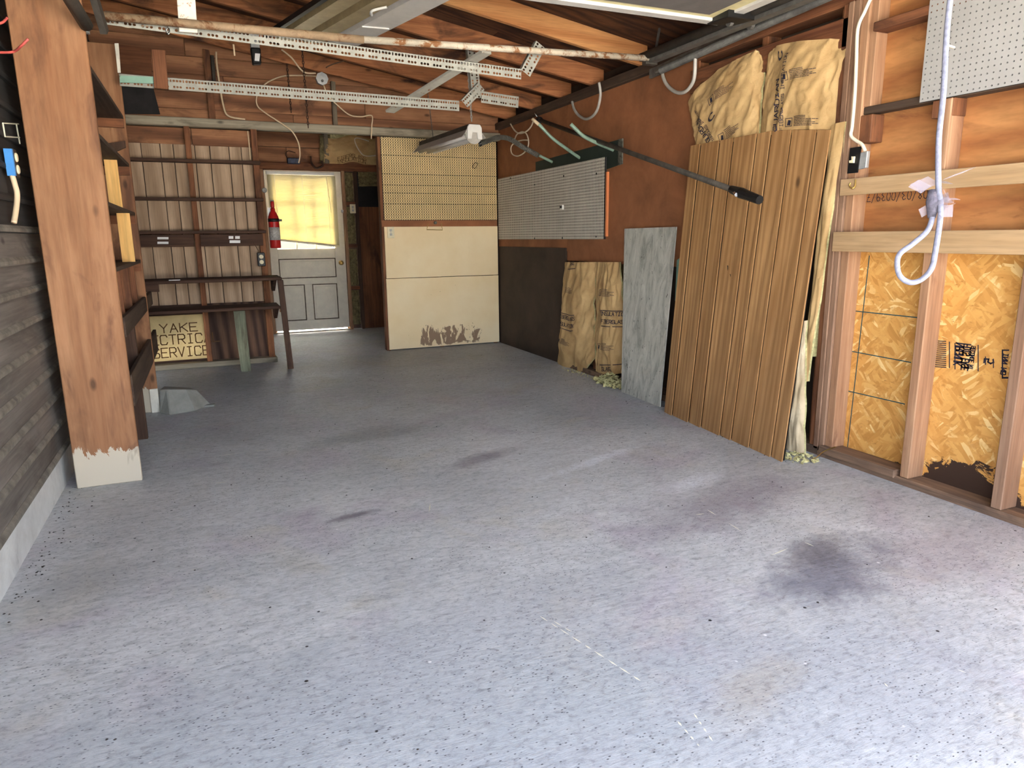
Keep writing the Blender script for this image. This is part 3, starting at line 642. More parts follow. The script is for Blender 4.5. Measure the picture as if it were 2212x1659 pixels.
# ================================================================== THINGS
# ---- tall shelf unit along the left wall
su = thing('shelf_unit', 'tall built-in cedar shelf unit with a broad end board along left wall', 'shelves', (-.55, 4.65, 0))
MB().slab([(-.690, 3.86, .0), (-.402, 3.86, .0), (-.402, 3.86, 2.52), (-.690, 3.86, 2.52)], (0, .038, 0)).build('end_board', 'board_z', su, bevel=.004)
MB().box((-.69, 5.45, .0), (-.402, 5.49, 2.44)).build('end_board', 'board_z', su, bevel=.004)
MB().box((-.452, 5.435, 0), (-.400, 5.452, .17)).build('white_foot', 'whitewood', su)
for z in (1.98, 1.68, 1.365, 1.05): 
    MB().box((-.685, 3.90, z), (-.41, 5.45, z+.022)).build('shelf', 'dark_y', su, bevel=.002)
    MB().box((-.68, 5.425, z-.055), (-.412, 5.45, z)).build('cleat', 'red_x', su)
for z0, z1 in ((.72, .82), (.36, .525)):
    MB().box((-.428, 4.0, z0), (-.405, 6.03, z1)).build('rail', 'dark_y', su, bevel=.003)
    MB().box((-.685, 3.90, z0-.02), (-.43, 5.45, z0)).build('shelf', 'dark_y', su)
MB().box((-.52, 4.70, 0), (-.40-.03, 4.74, .72)).build('upright', 'dark_z', su, bevel=.003)
for Y in (4.3, 4.75, 5.12): MB().box((-.50, Y, .80), (-.43, Y+.03, 1.05)).build('upright', 'red_z', su, bevel=.003)
for Y, z0, z1, a, b2 in ((5.0, 1.387, 1.68, 224, 252), (4.95, 1.072, 1.365, 251, 279)):
    zc = (z0+z1)/2; yy = 400 if z0 > 1.2 else 515
    MB().slab([(onY(a+7, yy, Y).x, Y, z0), (onY(b2+7, yy, Y).x, Y, z0), (onY(b2+7, yy, Y).x, Y, z1), (onY(a+7, yy, Y).x, Y, z1)], (0, .02, 0)).build('divider', 'yellow', su)
MB().slab([(-.62, 5.40, 1.70), (-.415, 5.40, 1.80), (-.415, 5.40, 1.84), (-.62, 5.40, 1.80)], (0, .03, 0)).build('brace', 'dark_z', su)
# foundation offcut and stone on the floor
pts = [onZ(347, 884), onZ(428, 878)]
b = MB(); base = [(-.40, 5.38), (-.33, 5.30), (-.17, 5.36), (-.06, 5.50), (-.12, 5.66), (-.36, 5.68)]
top = [(-.39, 5.44, .16), (-.34, 5.42, .165), (-.22, 5.44, .15), (-.15, 5.50, .125), (-.19, 5.58, .13), (-.37, 5.60, .155)]
vs_ = [(x, y, 0) for x, y in base]+top; n = 6
b.add(vs_, [tuple(range(n-1, -1, -1)), tuple(range(n, 2*n))]+[(i, (i+1) % n, (i+1) % n+n, i+n) for i in range(n)])
b.build('stone_slab', 'stone', label='grey broken stone slab lying on the floor beside the shelf unit', cat='stone', bevel=.006)
q = onZ(440, 879); MB().slab([q+V((-.06, -.01, 0)), q+V((.07, -.02, 0)), q+V((.08, .015, 0)), q+V((-.04, .03, 0))], (0, 0, .014)).build('stone_chip', 'stone', label='thin stone chip on the floor at the tip of the stone slab', cat='stone')

# ---- left wall fittings
ob_ = thing('outlet_box', 'blue-sided electrical box with two ivory sockets on dark left wall', 'outlet', (-.70, 3.72, 1.5))
MB().box((-.738, 3.66, 1.475), (-.708, 3.68, 1.585)).build('side_plate', 'bluepaint', ob_)
MB().box((-.738, 3.68, 1.47), (-.708, 3.745, 1.59)).build('body', 'black', ob_, bevel=.004)
for z in (1.505, 1.555): MB().lathe((-.710, 3.712, z), (1, 0, 0), [(.019, 0), (.019, .006), (.015, .009)], 14).build('socket', 'ivory', ob_)
MB().tube(curve([(-.722, 3.67, 1.477), (-.718, 3.672, 1.44), (-.715, 3.67, 1.40), (-.72, 3.64, 1.34), (-.728, 3.6, 1.28)]), .011).build('cable_sleeve', 'wire', label='cream cable sleeve hanging below the blue outlet box', cat='cable', smooth=True)
for nm, P_, lb in (('cord', [onX(-8, 113, -.66), onX(28, 112, -.62), onX(45, 100, -.58), onX(61, 84, -.55)], 'pink cord end curling in front of the broad shelf board'), ('cord', [onX(-8, 52, -.68), onX(6, 48, -.66), onX(16, 38, -.64)], 'short pink cord at the top of the dark left wall')):
    MB().tube(curve(P_), .0048).build(nm, 'pink', label=lb, cat='cord', smooth=True)
ck = thing('chalk_mark', 'white chalk square with a tail drawn on dark left wall', 'chalk mark', onX(20, 300, XL+.02))
def wl_p(x, y): return onX(x, y, XL+.020)
for a, b2 in (((6, 266), (40, 268)), ((6, 266), (11, 295)), ((11, 295), (42, 297)), ((35, 268), (43, 311))):
    MB().tube([wl_p(*a), wl_p(*b2)], .003, 5).build('stroke', 'chalk', ck)

# ---- overhead garage door, tracks, spring, pipe
gd = thing('garage_door', 'white-framed overhead garage door rolled up flat under the roof', 'garage door', (1.1, 2.1, 2.32))
y0 = .92
for i in range(4):
    a = y0+i*.612; b2 = a+.606
    s_ = MB().box((-.48, a+.01, 2.335), (2.66, b2-.01, 2.355)).build('section', 'fglass', gd)
    for lo, hi in (((-.50, a), (2.70, a+.065)), ((-.50, b2-.065), (2.70, b2))):
        MB().box((lo[0], lo[1], 2.32), (hi[0], hi[1], 2.375)).build('section_rail', 'alum', s_, bevel=.004)
    for x in (-.50, .55, 1.60, 2.635): MB().box((x, a+.065, 2.322), (x+.065, b2-.065, 2.372)).build('section_stile', 'alum', s_, bevel=.003)
    for x in (-.40, .65, 1.70): MB().box((x, a+.09, 2.328), (x+.85, b2-.12, 2.336)).build('section_panel', 'doorgrey', s_)
for Y in (3.15, 2.5):
    hb_ = MB().slab([(2.60, Y, 2.30), (2.78, Y, 2.30), (2.80, Y+.17, 2.315), (2.62, Y+.2, 2.315)], (0, 0, .05)).build('hinge_plate', 'black', gd, bevel=.004)
    MB().lathe((2.70, Y+.12, 2.315), (1, 0, 0), [(.022, 0), (.022, .02), (.006, .022), (.006, .14), (.023, .142), (.023, .165)], 14).build('roller', 'steel', hb_, smooth=False)
def channel(mb, p, q, s=.055, lip=.018, t=.004):
    d_ = (V(q)-V(p)); sd_ = V((1, 0, 0)); u = V((0, 0, 1))
    for o_, w_, h_ in ((sd_*(s/2), t, s), (u*(s/2), s, t), (-u*(s/2), s, t), (-sd_*(s/2)+u*(s/2-lip/2), t, lip), (-sd_*(s/2)-u*(s/2-lip/2), t, lip)):
        mb.beam(V(p)+o_, V(q)+o_, w_, h_)
    return mb
tr_ = thing('door_track', 'grimy steel door track running along the top of right wall', 'track', (2.82, 2.6, 2.3))
channel(MB(), (2.80, .9, 2.33), (2.80, 4.15, 2.33)).build('track_channel', 'steel', tr_)
MB().tube([(2.76, .9, 2.345), (2.76, 4.2, 2.345)], .026, 10).build('track_tube', 'steeldk', tr_, smooth=True)
MB().box((2.75, 4.12, 2.29), (2.84, 4.17, 2.37)).build('end_plate', 'steeldk', tr_, bevel=.003)
p = at(1410, 125, 4.75); MB().beam(onY(1414, 122, 4.15), onY(1430, 30, 4.3), .012, .02).build('hanger_strap', 'steel', tr_)
tl = thing('door_track', 'grimy steel door track end hanging beside the broad shelf board', 'track', (-.42, 3, 2.3))
MB().tube([(-.44, .9, 2.27), (-.425, 3.6, 2.20), (-.39, 3.82, 2.135)], .028, 10).build('track_tube', 'steeldk', tl, smooth=True)
MB().beam(onY(196, -30, 4.0), onY(226, 70, 4.12), .03, .045).build('hanger_strap', 'steeldk', tl)
MB().beam((-.50, 2.4, 2.33), (-.48, 3.8, 2.29), .05, .06).build('track_channel', 'steeldk', tl)
MB().box((-.46, 4.08, 2.17), (-.41, 4.12, 2.205)).build('end_plate', 'zinc', tl)
sp_ = thing('extension_spring', 'long coiled door spring stretched below the right door track', 'spring', (2.9, 3, 2.27))
pa, pb = onX(1428, 152, 2.93), onX(1800, -12, 2.93)
N = 260; hp = []
for i in range(N*8+1):
    t = i/(N*8); c0 = pa.lerp(pb, t); an = t*N*2*math.pi
    hp.append(c0+V((math.cos(an)*.022, 0, math.sin(an)*.022)))
MB().tube(hp, .0027, 4, True).build('coil', 'steel', sp_, smooth=True)
MB().tube([pa+V((0, .06, .0)), pa, pb], .006, 6).build('safety_cable', 'steel', sp_)
MB().beam(onX(1405, 160, 2.99), onX(1800, -20, 2.99), .02, .06).build('backing_angle', 'steel', sp_)
pp = thing('cross_pipe', 'long rust-speckled pipe spanning the garage between the door tracks', 'pipe', (1.2, 4.13, 2.3))
A, B_, C_ = onY(222, 34, 4.13), onY(785, 86, 4.13), onY(1402, 126, 4.13)
MB().tube([A, B_], .0215, 12).build('rusted_section', 'pipetan', pp, smooth=True)
MB().tube([B_-V((.05, 0, .0)), C_], .0195, 12).build('painted_section', 'pipe', pp, smooth=True)
# ---- slotted steel angles
def slotted(name, p, q, hgt, label, back=(0, 1, 0), group='slotted steel angles', top=True):
    p, q = V(p), V(q); u = (q-p).normalized(); L = (q-p).length; bk = V(back)
    v = bk.cross(u).normalized()
    if v.z < 0 and abs(v.z) > .3: v = -v
    du = .019; nu = max(4, int(L/du)); du = L/nu
    t = thing(name, label, 'steel angle', p.lerp(q, .5), group)
    hole = lambda i, j: ((.0045, .0100) if i % 4 == 3 else (.0076, .0080)) if j == 1 else ((False if i % 4 == 3 else (.0076, .0072)))
    f = MB().cells(p-v*hgt/2, u, v, nu, 2, du, hgt/2, hole, bk*.002, .0066)
    f.build('slotted_face', 'alu', t)
    e = (p+v*hgt/2, q+v*hgt/2) if top else (p-v*hgt/2, q-v*hgt/2)
    MB().slab([e[0], e[1], e[1]+bk*.038, e[0]+bk*.038], v*(-.0022 if top else .0022)).build('flange', 'alu', t)
    return t
a1, b1 = onY(228, 38, 4.21), onY(1126, 160, 4.21)
slotted('slotted_angle', a1, b1, .062, 'longest slotted steel angle hanging just below the cross pipe')
a2, b2_ = onY(258, 172, 5.35), onY(992, 229, 5.35)
slotted('slotted_angle', a2, b2_, .075, 'lower slotted steel angle spanning above the weathered tie beam')
slotted('slotted_angle', onY(1030, 212, 5.33), onY(1019, 106, 5.33), .075, 'upright slotted steel angle joining the two long angles near right', top=False)
slotted('slotted_angle', onY(1003, 224, 5.30), onY(1040, 186, 5.30), .07, 'short slanted slotted angle below the upright steel angle')
slotted('slotted_angle', onY(1040, 209, 5.31), onY(1120, 221, 5.31), .085, 'short level slotted angle at the foot of the upright steel angle')
slotted('slotted_angle', onY(1135, 158, 4.28), onY(1168, 96, 4.28), .075, 'short slanted slotted angle at the right end of longest angle')
MB().slab([onY(259, 163, 5.33), onY(333, 166, 5.33), onY(333, 180, 5.33), onY(259, 178, 5.33)], (0, .012, 0)).build('green_strip', 'greenpaint', label='pale green painted strip over the left end of slotted angle', cat='strip')
# ---- white board, hangers and scraps under the roof
def hang(name, px, Y, th, mat, label, cat): return MB().slab([onY(x, y, Y) for x, y in px], (0, th, 0)).build(name, mat, label=label, cat=cat, bevel=.002)
hang('hanging_board', [(379, -40), (419, -40), (427, 71), (387, 68)], 4.17, .02, 'whitewood', 'chipped white board hanging behind the cross pipe at left', 'board')
hang('hanging_board', [(327, 106), (357, 108), (364, 193), (333, 190)], 5.31, .03, 'red_z', 'brown wooden hanger holding the lower slotted angle', 'board')
hang('paint_stick', [(247, 93), (256, 93), (261, 157), (254, 157)], 5.37, .008, 'whitewood', 'narrow white stick standing beside the shelf unit top', 'stick')
hang('plywood_offcut', [(255, 96), (326, 105), (328, 164), (260, 160)], 7.335, .015, 'red_x', 'reddish plywood offcut under the roof beside the white stick', 'plywood')
hang('felt_scrap', [(262, 186), (331, 189), (346, 247), (268, 246)], 7.345, .008, 'feltblack', 'black felt scrap hanging above left end of tie beam', 'felt')
MB().beam(V((1.975, 4.98, 2.49)), onY(842, 241, 6.4), .085, .022).build('white_board', 'whitewood', label='long white painted board resting diagonally under the rafters', cat='board', bevel=.002)
# ---- old gutters stored under the rafters
GY0, GY1 = 4.0, 5.22
def gut(name, x0, x1, depth, mat, label, zz=2.50, y1=GY1):
    sh = .29
    t = thing(name, label, 'gutter', ((x0+x1)/2, 4.7, zz), 'stored gutters')
    for nm, prof in (('trough', [(x0, zz+depth), (x0+.006, zz), (x1-.006, zz), (x1, zz+depth)]),):
        b = MB()
        for (xa, za), (xb, zb_) in zip(prof[:-1], prof[1:]):
            b.slab([(xa, y1, za), (xb, y1, zb_), (xb+sh*(y1-3.2), 3.2, zb_+.04), (xa+sh*(y1-3.2), 3.2, za+.04)], (0, 0, .0025))
        b.build(nm, mat, t)
    for xa in (x0, x1): MB().beam((xa, y1, zz+depth), (xa+sh*(y1-3.2), 3.2, zz+depth+.04), .018, .01).build('rim', 'gutter', t)
    return t
X0 = onY(590, 78, 5.22).x
gut('rain_gutter', .56, .68, .05, 'tan', 'tan rain gutter with white rims stored under the rafters, leftmost')
gut('rain_gutter', .735, .86, .05, 'tan', 'tan rain gutter stored beside the wide white gutter')
g3 = gut('rain_gutter', .90, 1.10, .04, 'gutter', 'wide white gutter stored under the rafters, rightmost')
for Y in (4.05, 4.75): MB().beam((.905+.29*(GY1-Y), Y, 2.497+.02*(5.2-Y)), (1.095+.29*(GY1-Y)-.02, Y-.01, 2.497+.02*(5.2-Y)), .010, .008).build('strap', 'white', g3)
MB().tube(curve([(.86+.17, 4.45, 2.50), (.93+.1, 4.42, 2.485), (1.02, 4.36, 2.49), (1.1, 4.33, 2.51)]), .008).build('plastic_tie', 'white', label='twisted white plastic tie across the stored gutters', cat='tie', smooth=True)
MB().beam((.50, 5.25, 2.52), (1.1, 3.2, 2.56), .03, .03).build('rubber_seal', 'black', label='black rubber strip lying along the left stored gutter', cat='strip')
# ---- security light, junction box and cables
fl = thing('flood_light', 'small black flood lamp with white label hung from a rafter', 'lamp', onY(553, 95, 6.4))
c0 = onY(553, 100, 6.4)
MB().box(c0+V((-.04, 0, -.01)), c0+V((.03, .07, .10))).build('bracket', 'zinc', fl, bevel=.004)
MB().slab([onY(541, 102, 6.38), onY(563, 104, 6.38), onY(565, 137, 6.38), onY(546, 138, 6.38)], (0, .07, 0)).build('housing', 'black', fl, bevel=.008)
MB().slab([onY(551, 115, 6.372), onY(562, 116, 6.372), onY(560, 132, 6.372), onY(550, 131, 6.372)], (0, .004, 0)).build('label_plate', 'tape', fl)
jb = thing('junction_box', 'octagonal steel junction box with cables fixed to a rafter', 'junction box', onY(695, 165, 6.9))
c0 = onY(695, 168, 6.9)
MB().lathe(c0+V((0, .04, -.01)), (0, -1, 0), [(.052, 0), (.052, .05), (.056, .052), (.056, .06), (.02, .062)], 8).build('body', 'zinc', jb)
MB().lathe(c0+V((0, -.0, -.03)), (0, -1, 0), [(.012, 0), (.012, .03), (.008, .035)], 8).build('knockout', 'steel', jb)
def cable(px, Y, r, mat, label, cat='cable', n=8):
    P_ = [onY(q_[0], q_[1], q_[2] if len(q_) > 2 else Y) for q_ in px]
    return MB().tube(curve(P_, n), r, 6).build('cable', mat, label=label, cat=cat, smooth=True)
cable([(608, 107), (630, 125), (655, 155), (682, 158)], 6.88, .0075, 'wire', 'cream cable running from rafter to the left side of junction box')
cable([(684, 165), (650, 163), (610, 165), (575, 180), (556, 205), (556, 228), (575, 245), (610, 268), (632, 285), (645, 310), (648, 335), (645, 352)], 7.2, .0065, 'wire', 'long cream cable looping from junction box over tie beam to battery')
cable([(697, 178), (703, 195), (712, 210), (730, 228), (755, 248), (780, 252), (803, 250), (803, 272), (802, 300)], 7.2, .0065, 'wire', 'cream cable from junction box down past tie beam to the insulation')
cable([(704, 146), (718, 139), (760, 125), (800, 100), (830, 75), (855, 45), (862, 10)], 6.5, .006, 'brownwire', 'brown cord running from junction box up to the roof')
cable([(467, 112), (468, 135), (474, 180), (482, 225), (493, 250), (530, 258)], 7.28, .009, 'wire', 'cream cable stapled beside the gable stud')
cable([(504, 96), (507, 120)], 5.3, .006, 'wire', 'short cream cable end beside the flood lamp')
cable([(233, 40), (270, 58), (300, 57), (340, 55), (370, 58)], 4.3, .004, 'wire', 'thin cream wire sagging below the left end of longest angle')
cable([(535, 283), (539, 320), (541, 345)], 7.24, .006, 'wire', 'cream cable end hanging over the bench wall paneling')
cable([(797, 305), (770, 298), (768, 310), (785, 335), (812, 336)], 9.3, .008, 'wirew', 'white cable looped over the insulation above door')
# chains
def chain(px0, px1, Y, label, mat='rust', ln=.03, r=.0035):
    p, q = onY(*px0, Y), onY(*px1, Y); L = (q-p).length; n_ = max(2, int(L/(ln*.78))); d_ = (q-p)/n_
    b = MB()
    for i in range(n_):
        c0 = p+d_*(i+.5); ax = d_.normalized(); sd_ = V((1, 0, 0)) if i % 2 else V((0, 1, 0))
        ring = [c0+ax*(math.cos(2*math.pi*k_/8)*ln*.5)+sd_*(math.sin(2*math.pi*k_/8)*ln*.24) for k_ in range(9)]
        b.tube(ring, r, 4, False)
    return b.build('chain', mat, label=label, cat='chain', smooth=True)
chain((619, 130), (629, 243), 7.075, 'short rusty chain hanging behind the lower slotted angle')
chain((652, 98), (666, 276), 6.47, 'long rusty chain hanging down to the tie beam')
chain((1010, 138), (1019, 262), 5.86, 'light chain holding the near end of the shop lamp', 'conduit')
chain((924, 200), (937, 308), 7.0, 'thin chain holding the far end of the shop lamp', 'steel', .02, .002)
q = onY(363, 52, 4.2); chain((362, 46), (363, 74), 4.19, 'bright chain end hung from longest slotted angle', 'chrome')
# ---- shop lamp
sl = thing('shop_lamp', 'hanging fluorescent shop lamp with white bracket near cream pegboard', 'lamp', (2.2, 6.3, 2.0))
zl_ = 1.2+.83*5.86/onZ(1024, 292, 2.03).y
n0, n1 = onZ(1024, 292, zl_), onZ(930, 322, zl_)
n1 = n0+(n1-n0).normalized()*1.24
dY = (n1-n0).normalized(); sX = V((0, 0, 1)).cross(dY)*-1
b = MB(); prof = [(-.11, -.02), (-.05, .045), (.05, .045), (.11, -.02)]
for (xa, za), (xb, zb_) in zip(prof[:-1], prof[1:]):
    b.slab([n0+sX*xa+V((0, 0, za)), n0+sX*xb+V((0, 0, zb_)), n1+sX*xb+V((0, 0, zb_)), n1+sX*xa+V((0, 0, za))], (0, 0, .004))
b.build('reflector', 'gutter', sl)
MB().slab([n0+sX*a_+V((0, 0, z_)) for a_, z_ in ((-.045, .05), (.045, .05), (.04, .09), (-.04, .09))], n1-n0).build('ballast_case', 'steeldk', sl)
for s_ in (-.045, .045):
    MB().tube([n0+sX*s_+dY*.02-V((0, 0, .005)), n1+sX*s_-dY*.02-V((0, 0, .005))], .019, 10).build('tube', 'gutter', sl, smooth=True)
eb = MB().slab([n0+sX*a_+V((0, 0, z_)) for a_, z_ in ((-.07, -.035), (-.03, -.035), (-.022, .02), (.022, .02), (.03, -.035), (.07, -.035), (.066, .06), (.05, .085), (-.05, .085), (-.066, .06))], dY*-.02).build('end_bracket', 'white', sl, bevel=.004)
MB().lathe(n0+V((0, 0, .005))+dY*.004, dY, [(.078, 0), (.078, .006)], 20).build('end_disc', 'conduit', sl)

# ---- bench wall: shelves, rails, bench
for z, lb in ((1.885, 'top thin wall shelf on the bench wall'), (1.55, 'middle thin wall shelf on the bench wall'), (1.256, 'lowest thin wall shelf above the taped rails')):
    MB().box((-.72, 7.14, z), (.55, 7.25, z+.026)).build('wall_shelf', 'dark_x', label=lb, cat='shelf', bevel=.002)
for x0, x1, lb, tp in ((-.70, -.085, 'brown rail with two white tape strips under lowest wall shelf', ((340, 512, 364, 517), (340, 522, 364, 527))), (-.03, .52, 'brown rail with three white tape patches beside fire extinguisher', ((494, 510, 504, 516), (508, 510, 518, 516), (496, 519, 519, 525)))):
    t = thing('wall_rail', lb, 'rail', ((x0+x1)/2, 7.2, 1.13))
    MB().box((x0, 7.20, 1.14), (x1, 7.25, 1.25)).build('board', 'dark_x', t, bevel=.003)
    for r_ in tp: MB().slab([onY(r_[0], r_[1], 7.199), onY(r_[2], r_[1], 7.199), onY(r_[2], r_[3], 7.199), onY(r_[0], r_[3], 7.199)], (0, -.002, 0)).build('tape_patch', 'tape', t)
wbn = thing('workbench', 'dark two-tier wooden workbench with a slanted front leg', 'workbench', (.0, 7.05, 0))
MB().box((-.70, 6.83, .825), (.63, 7.25, .855)).build('bench_top', 'dark_x', wbn, bevel=.006)
MB().box((-.70, 6.86, .56), (.60, 7.25, .588)).build('lower_shelf', 'dark_x', wbn, bevel=.004)
MB().box((-.70, 6.84, .76), (-.4, 6.87, .825)).build('apron', 'dark_x', wbn)
MB().beam((.615, 6.85, .826), (.64, 6.77, .0), .05, .05, (0, 1, 0)).build('leg', 'dark_z', wbn, bevel=.003)
for z in (.826, .56): MB().slab([(.56, 6.90, z), (.56, 7.24, z), (.56, 7.24, z-.10), (.56, 7.18, z-.12)], (.03, 0, 0)).build('bracket', 'dark_z', wbn)
MB().box((.60, 6.95, .52), (.615, 6.99, .56)).build('block', 'stud_z', wbn)
q = onY(378, 603, 6.84)
MB().box((q.x-.05, 6.835, .853), (q.x+.04, 6.87, .860)).build('paper_scrap', 'tape', label='scrap of white paper on the bench top front edge', cat='paper')
# sign
sg = thing('sign', 'cream hand-lettered sign reading YAKE ELECTRICAL SERVICE under workbench', 'sign', (-.3, 7.32, .1))
MB().box((-.745, 7.310, .075), (-.052, 7.333, .505)).build('board', 'signboard', sg, bevel=.002)
def sgrow(word, xpix0, xpix1, ytop, ybot, th=.010):
    p0 = onY(xpix0, (ytop+ybot)/2, 7.308); p1 = onY(xpix1, (ytop+ybot)/2, 7.308); zt = onY((xpix0+xpix1)/2, ytop, 7.308).z; zb_ = onY((xpix0+xpix1)/2, ybot, 7.308).z
    n_ = len(word); L = p1.x-p0.x; cw = L/(n_+.32*(n_-1)); lettering('lettering', word, lambda s_, t_: V((p0.x+s_, 7.3085, zb_+t_)), zt-zb_, cw, cw*.32, th, 'inkbrown', sg)
sgrow('YAKE', 345, 426, 699, 717)
sgrow('ELECTRICAL', 287, 474, 723, 743)
sgrow('SERVICE', 330, 452, 750, 770)
MB().slab([onZ(521, 803), onZ(543, 802), V((.286, 6.84, .56)), V((.186, 6.84, .56))], (0, .022, 0)).build('leaning_board', 'greenwood', label='weathered green board propped upright against workbench shelf', cat='board', bevel=.003)
# black outlet on the stud
ot = thing('outlet_box', 'black electrical box with two ivory sockets on the bench wall stud', 'outlet', (.49, 7.24, .95))
MB().box((.455, 7.195, .945), (.525, 7.25, 1.075)).build('body', 'black', ot, bevel=.006)
for z in (.985, 1.035): MB().lathe((.49, 7.196, z), (0, -1, 0), [(.02, 0), (.02, .004), (.016, .006)], 14).build('socket', 'ivory', ot)
cable([(548, 523), (560, 545), (566, 552)], 7.2, .004, 'brownwire', 'thin brown cord from taped rail to the black outlet')
# fire extinguisher
fx = thing('fire_extinguisher', 'red fire extinguisher strapped to the wall end beside the back door', 'fire extinguisher', (.625, 7.18, 1.11))
fc = V((.628, 7.18, 1.115))
MB().lathe(fc, (0, 0, 1), [(.046, 0), (.05, .008), (.05, .27), (.046, .295), (.03, .33), (.02, .345), (.02, .37)], 20).build('cylinder', 'redpaint', fx, smooth=True)
MB().lathe(fc+V((0, 0, .075)), (0, 0, 1), [(.0508, 0), (.0508, .12)], 20).build('label_band', 'paperlab', fx, smooth=True)
MB().lathe(fc+V((0, 0, .245)), (0, 0, 1), [(.0525, 0), (.0525, .03)], 20).build('strap', 'black', fx, smooth=True)
MB().lathe(fc+V((0, 0, .37)), (0, 0, 1), [(.012, 0), (.017, .015), (.017, .06), (.012, .066)], 12).build('valve', 'redpaint', fx, smooth=True)
MB().box(fc+V((.04, -.02, .25)), fc+V((.075, .02, .27))).build('clip', 'black', fx)
MB().box(fc+V((-.045, .03, .30)), fc+V((-.012, .05, .38))).build('tag', 'tape', fx)
MB().box(fc+V((-.01, .052, .05)), fc+V((.02, .062, .45))).build('wall_bracket', 'steel', fx)
MB().lathe(onY(571, 411, 7.251), (0, -1, 0), [(.024, 0), (.024, .012), (.018, .016)], 16).build('round_cap', 'steel', label='small round metal cap above the fire extinguisher', cat='cap')
# battery and iron hook above the door
bt = thing('battery', 'small blue battery pack with wires above the back door', 'battery', onY(634, 356, 9.38))
c0 = onY(634, 348, 9.38)
MB().box(c0+V((-.075, -.03, -.035)), c0+V((.075, .03, .035))).build('case', plain('navy case', (36, 50, 84), .4, var=.5, scale=30), bt, bevel=.008)
MB().tube(curve([c0+V((-.07, 0, .03)), c0+V((-.09, 0, .08)), c0+V((-.05, 0, .12)), c0+V((.03, 0, .10))]), .005, 5).build('lead', 'rust', bt)
MB().tube(curve([onY(671, 338, 9.37), onY(673, 352, 9.36), onY(683, 363, 9.34), onY(697, 358, 9.34), onY(695, 348, 9.35)]), .013, 8).build('iron_hook', 'rust', label='rusty iron hook fixed to the header above the back door', cat='hook', smooth=True)
# blind on the door
bl = thing('window_blind', 'tilted white venetian blind glowing over the back door window', 'blind', (1.2, 9.4, 1.1))
MB().box((.775, 9.385, 1.985), (1.60, 9.42, 2.02)).build('headrail', 'white', bl, bevel=.003)
NS = 44
for i in range(NS):
    t = i/(NS-1); zl = 1.975-t*(1.975-1.215); zr = 1.975-t*(1.975-1.115)
    MB().slab([(.785, 9.392, zl), (1.615, 9.392, zr), (1.615, 9.404, zr-.0185), (.785, 9.404, zl-.0185)], (0, 0, .0012)).build('slat', 'blind', bl)
MB().beam((.785, 9.402, 1.197), (1.617, 9.402, 1.097), .022, .022).build('bottom_rail', 'ivory', bl)
for X in (.87, 1.2, 1.50): MB().tube([(X, 9.39, 1.985), (X+.01, 9.39, 1.16-.12*(X-.8))], .002, 4).build('cord', 'white', bl)
MB().tube([(1.50, 9.375, 1.96), (1.535, 9.375, 1.52)], .004, 5).build('wand', 'ivory', bl)
# switch plates
def plate(c0, label, sy=.0, tog='toggle', nrm=(0, -1, 0)):
    t = thing('switch_plate', label, 'switch', c0); c0 = V(c0)
    MB().box(c0+V((-.037, -.006, -.058)), c0+V((.037, 0, .058))).build('plate', 'ivory', t, bevel=.004)
    for z in (-.022, .022): MB().box(c0+V((-.012, -.011, z-.012)), c0+V((.012, -.006, z+.012))).build('socket', 'conduit', t)
    MB().lathe(c0+V((0, -.006, 0)), (0, -1, 0), [(.006, 0), (.006, .004)], 8).build('screw', 'zinc', t)
    return t
plate(onY(844, 502, 7.376), 'ivory outlet plate at the top corner of cream partition')
plate(onY(762, 451, 9.40), 'ivory switch plate on the stud right of back door')

# ---- hooks on the cream partition
hk = thing('wire_hanger', 'bent wire handle hung from a screw on the partition rail', 'hook', onY(938, 490, 7.36))
MB().tube([onY(x, y, 7.36) for x, y in ((925, 483), (922, 496), (956, 497), (953, 482))], .004, 6).build('wire', 'brass', hk)
MB().lathe(onY(940, 481, 7.384), (0, -1, 0), [(.018, 0), (.018, .012), (.01, .02)], 10).build('screw', 'steel', hk)
MB().tube(curve([onY(1020, 362, 7.375), onY(1026, 352, 7.34), onY(1032, 354, 7.33), onY(1026, 364, 7.33), onY(1022, 361, 7.35)]), .003, 5).build('peg_hook', 'rust', label='bent peg hook at the right of cream pegboard', cat='hook')
MB().tube(curve([onY(828, 297, 7.37), onY(838, 290, 7.32), onY(856, 289, 7.3)]), .004, 5).build('peg_hook', 'rust', label='dark peg hook at top left of the cream pegboard', cat='hook')

# ---- paper-faced insulation
def ruled(topx, botx, X, amp, bulge, seed, su_=3, sv_=2, Xb=None):
    def poly(P_, u):
        t = u*(len(P_)-1); i = min(int(t), len(P_)-2); f = t-i
        return (P_[i][0]*(1-f)+P_[i+1][0]*f, P_[i][1]*(1-f)+P_[i+1][1]*f)
    def fn(u, v):
        a, b2 = poly(topx, u), poly(botx, u)
        x, y = a[0]*(1-v)+b2[0]*v, a[1]*(1-v)+b2[1]*v
        XX = X if Xb is None else X*(1-v)+Xb*v
        p = onX(x, y, XX)
        w_ = fbm(V((u*su_, v*sv_, seed)), 4)
        rg = 1-abs(fbm(V((u*su_*1.6+v*2.1, v*sv_*.8-u, seed+7)), 3))*2.2
        h = bulge*math.sin(math.pi*min(max(u, 0), 1))*(.35+.65*math.sin(math.pi*min(max(v*.9+.1, 0), 1))) + amp*w_ + amp*.7*max(rg, 0)
        return V((p.x-h, p.y, p.z))
    return fn
def onpaper(fn, u0, v0, du_, dv_, ang=0):
    """maps flat lettering to the paper; du_, dv_ = sheet units per metre"""
    ca, sa = math.cos(ang), math.sin(ang)
    def pl(s_, t_):
        a, b2 = s_*ca-t_*sa, s_*sa+t_*ca
        p = fn(u0+a*du_, v0-b2*dv_); return V((p.x-.005, p.y, p.z))
    return pl
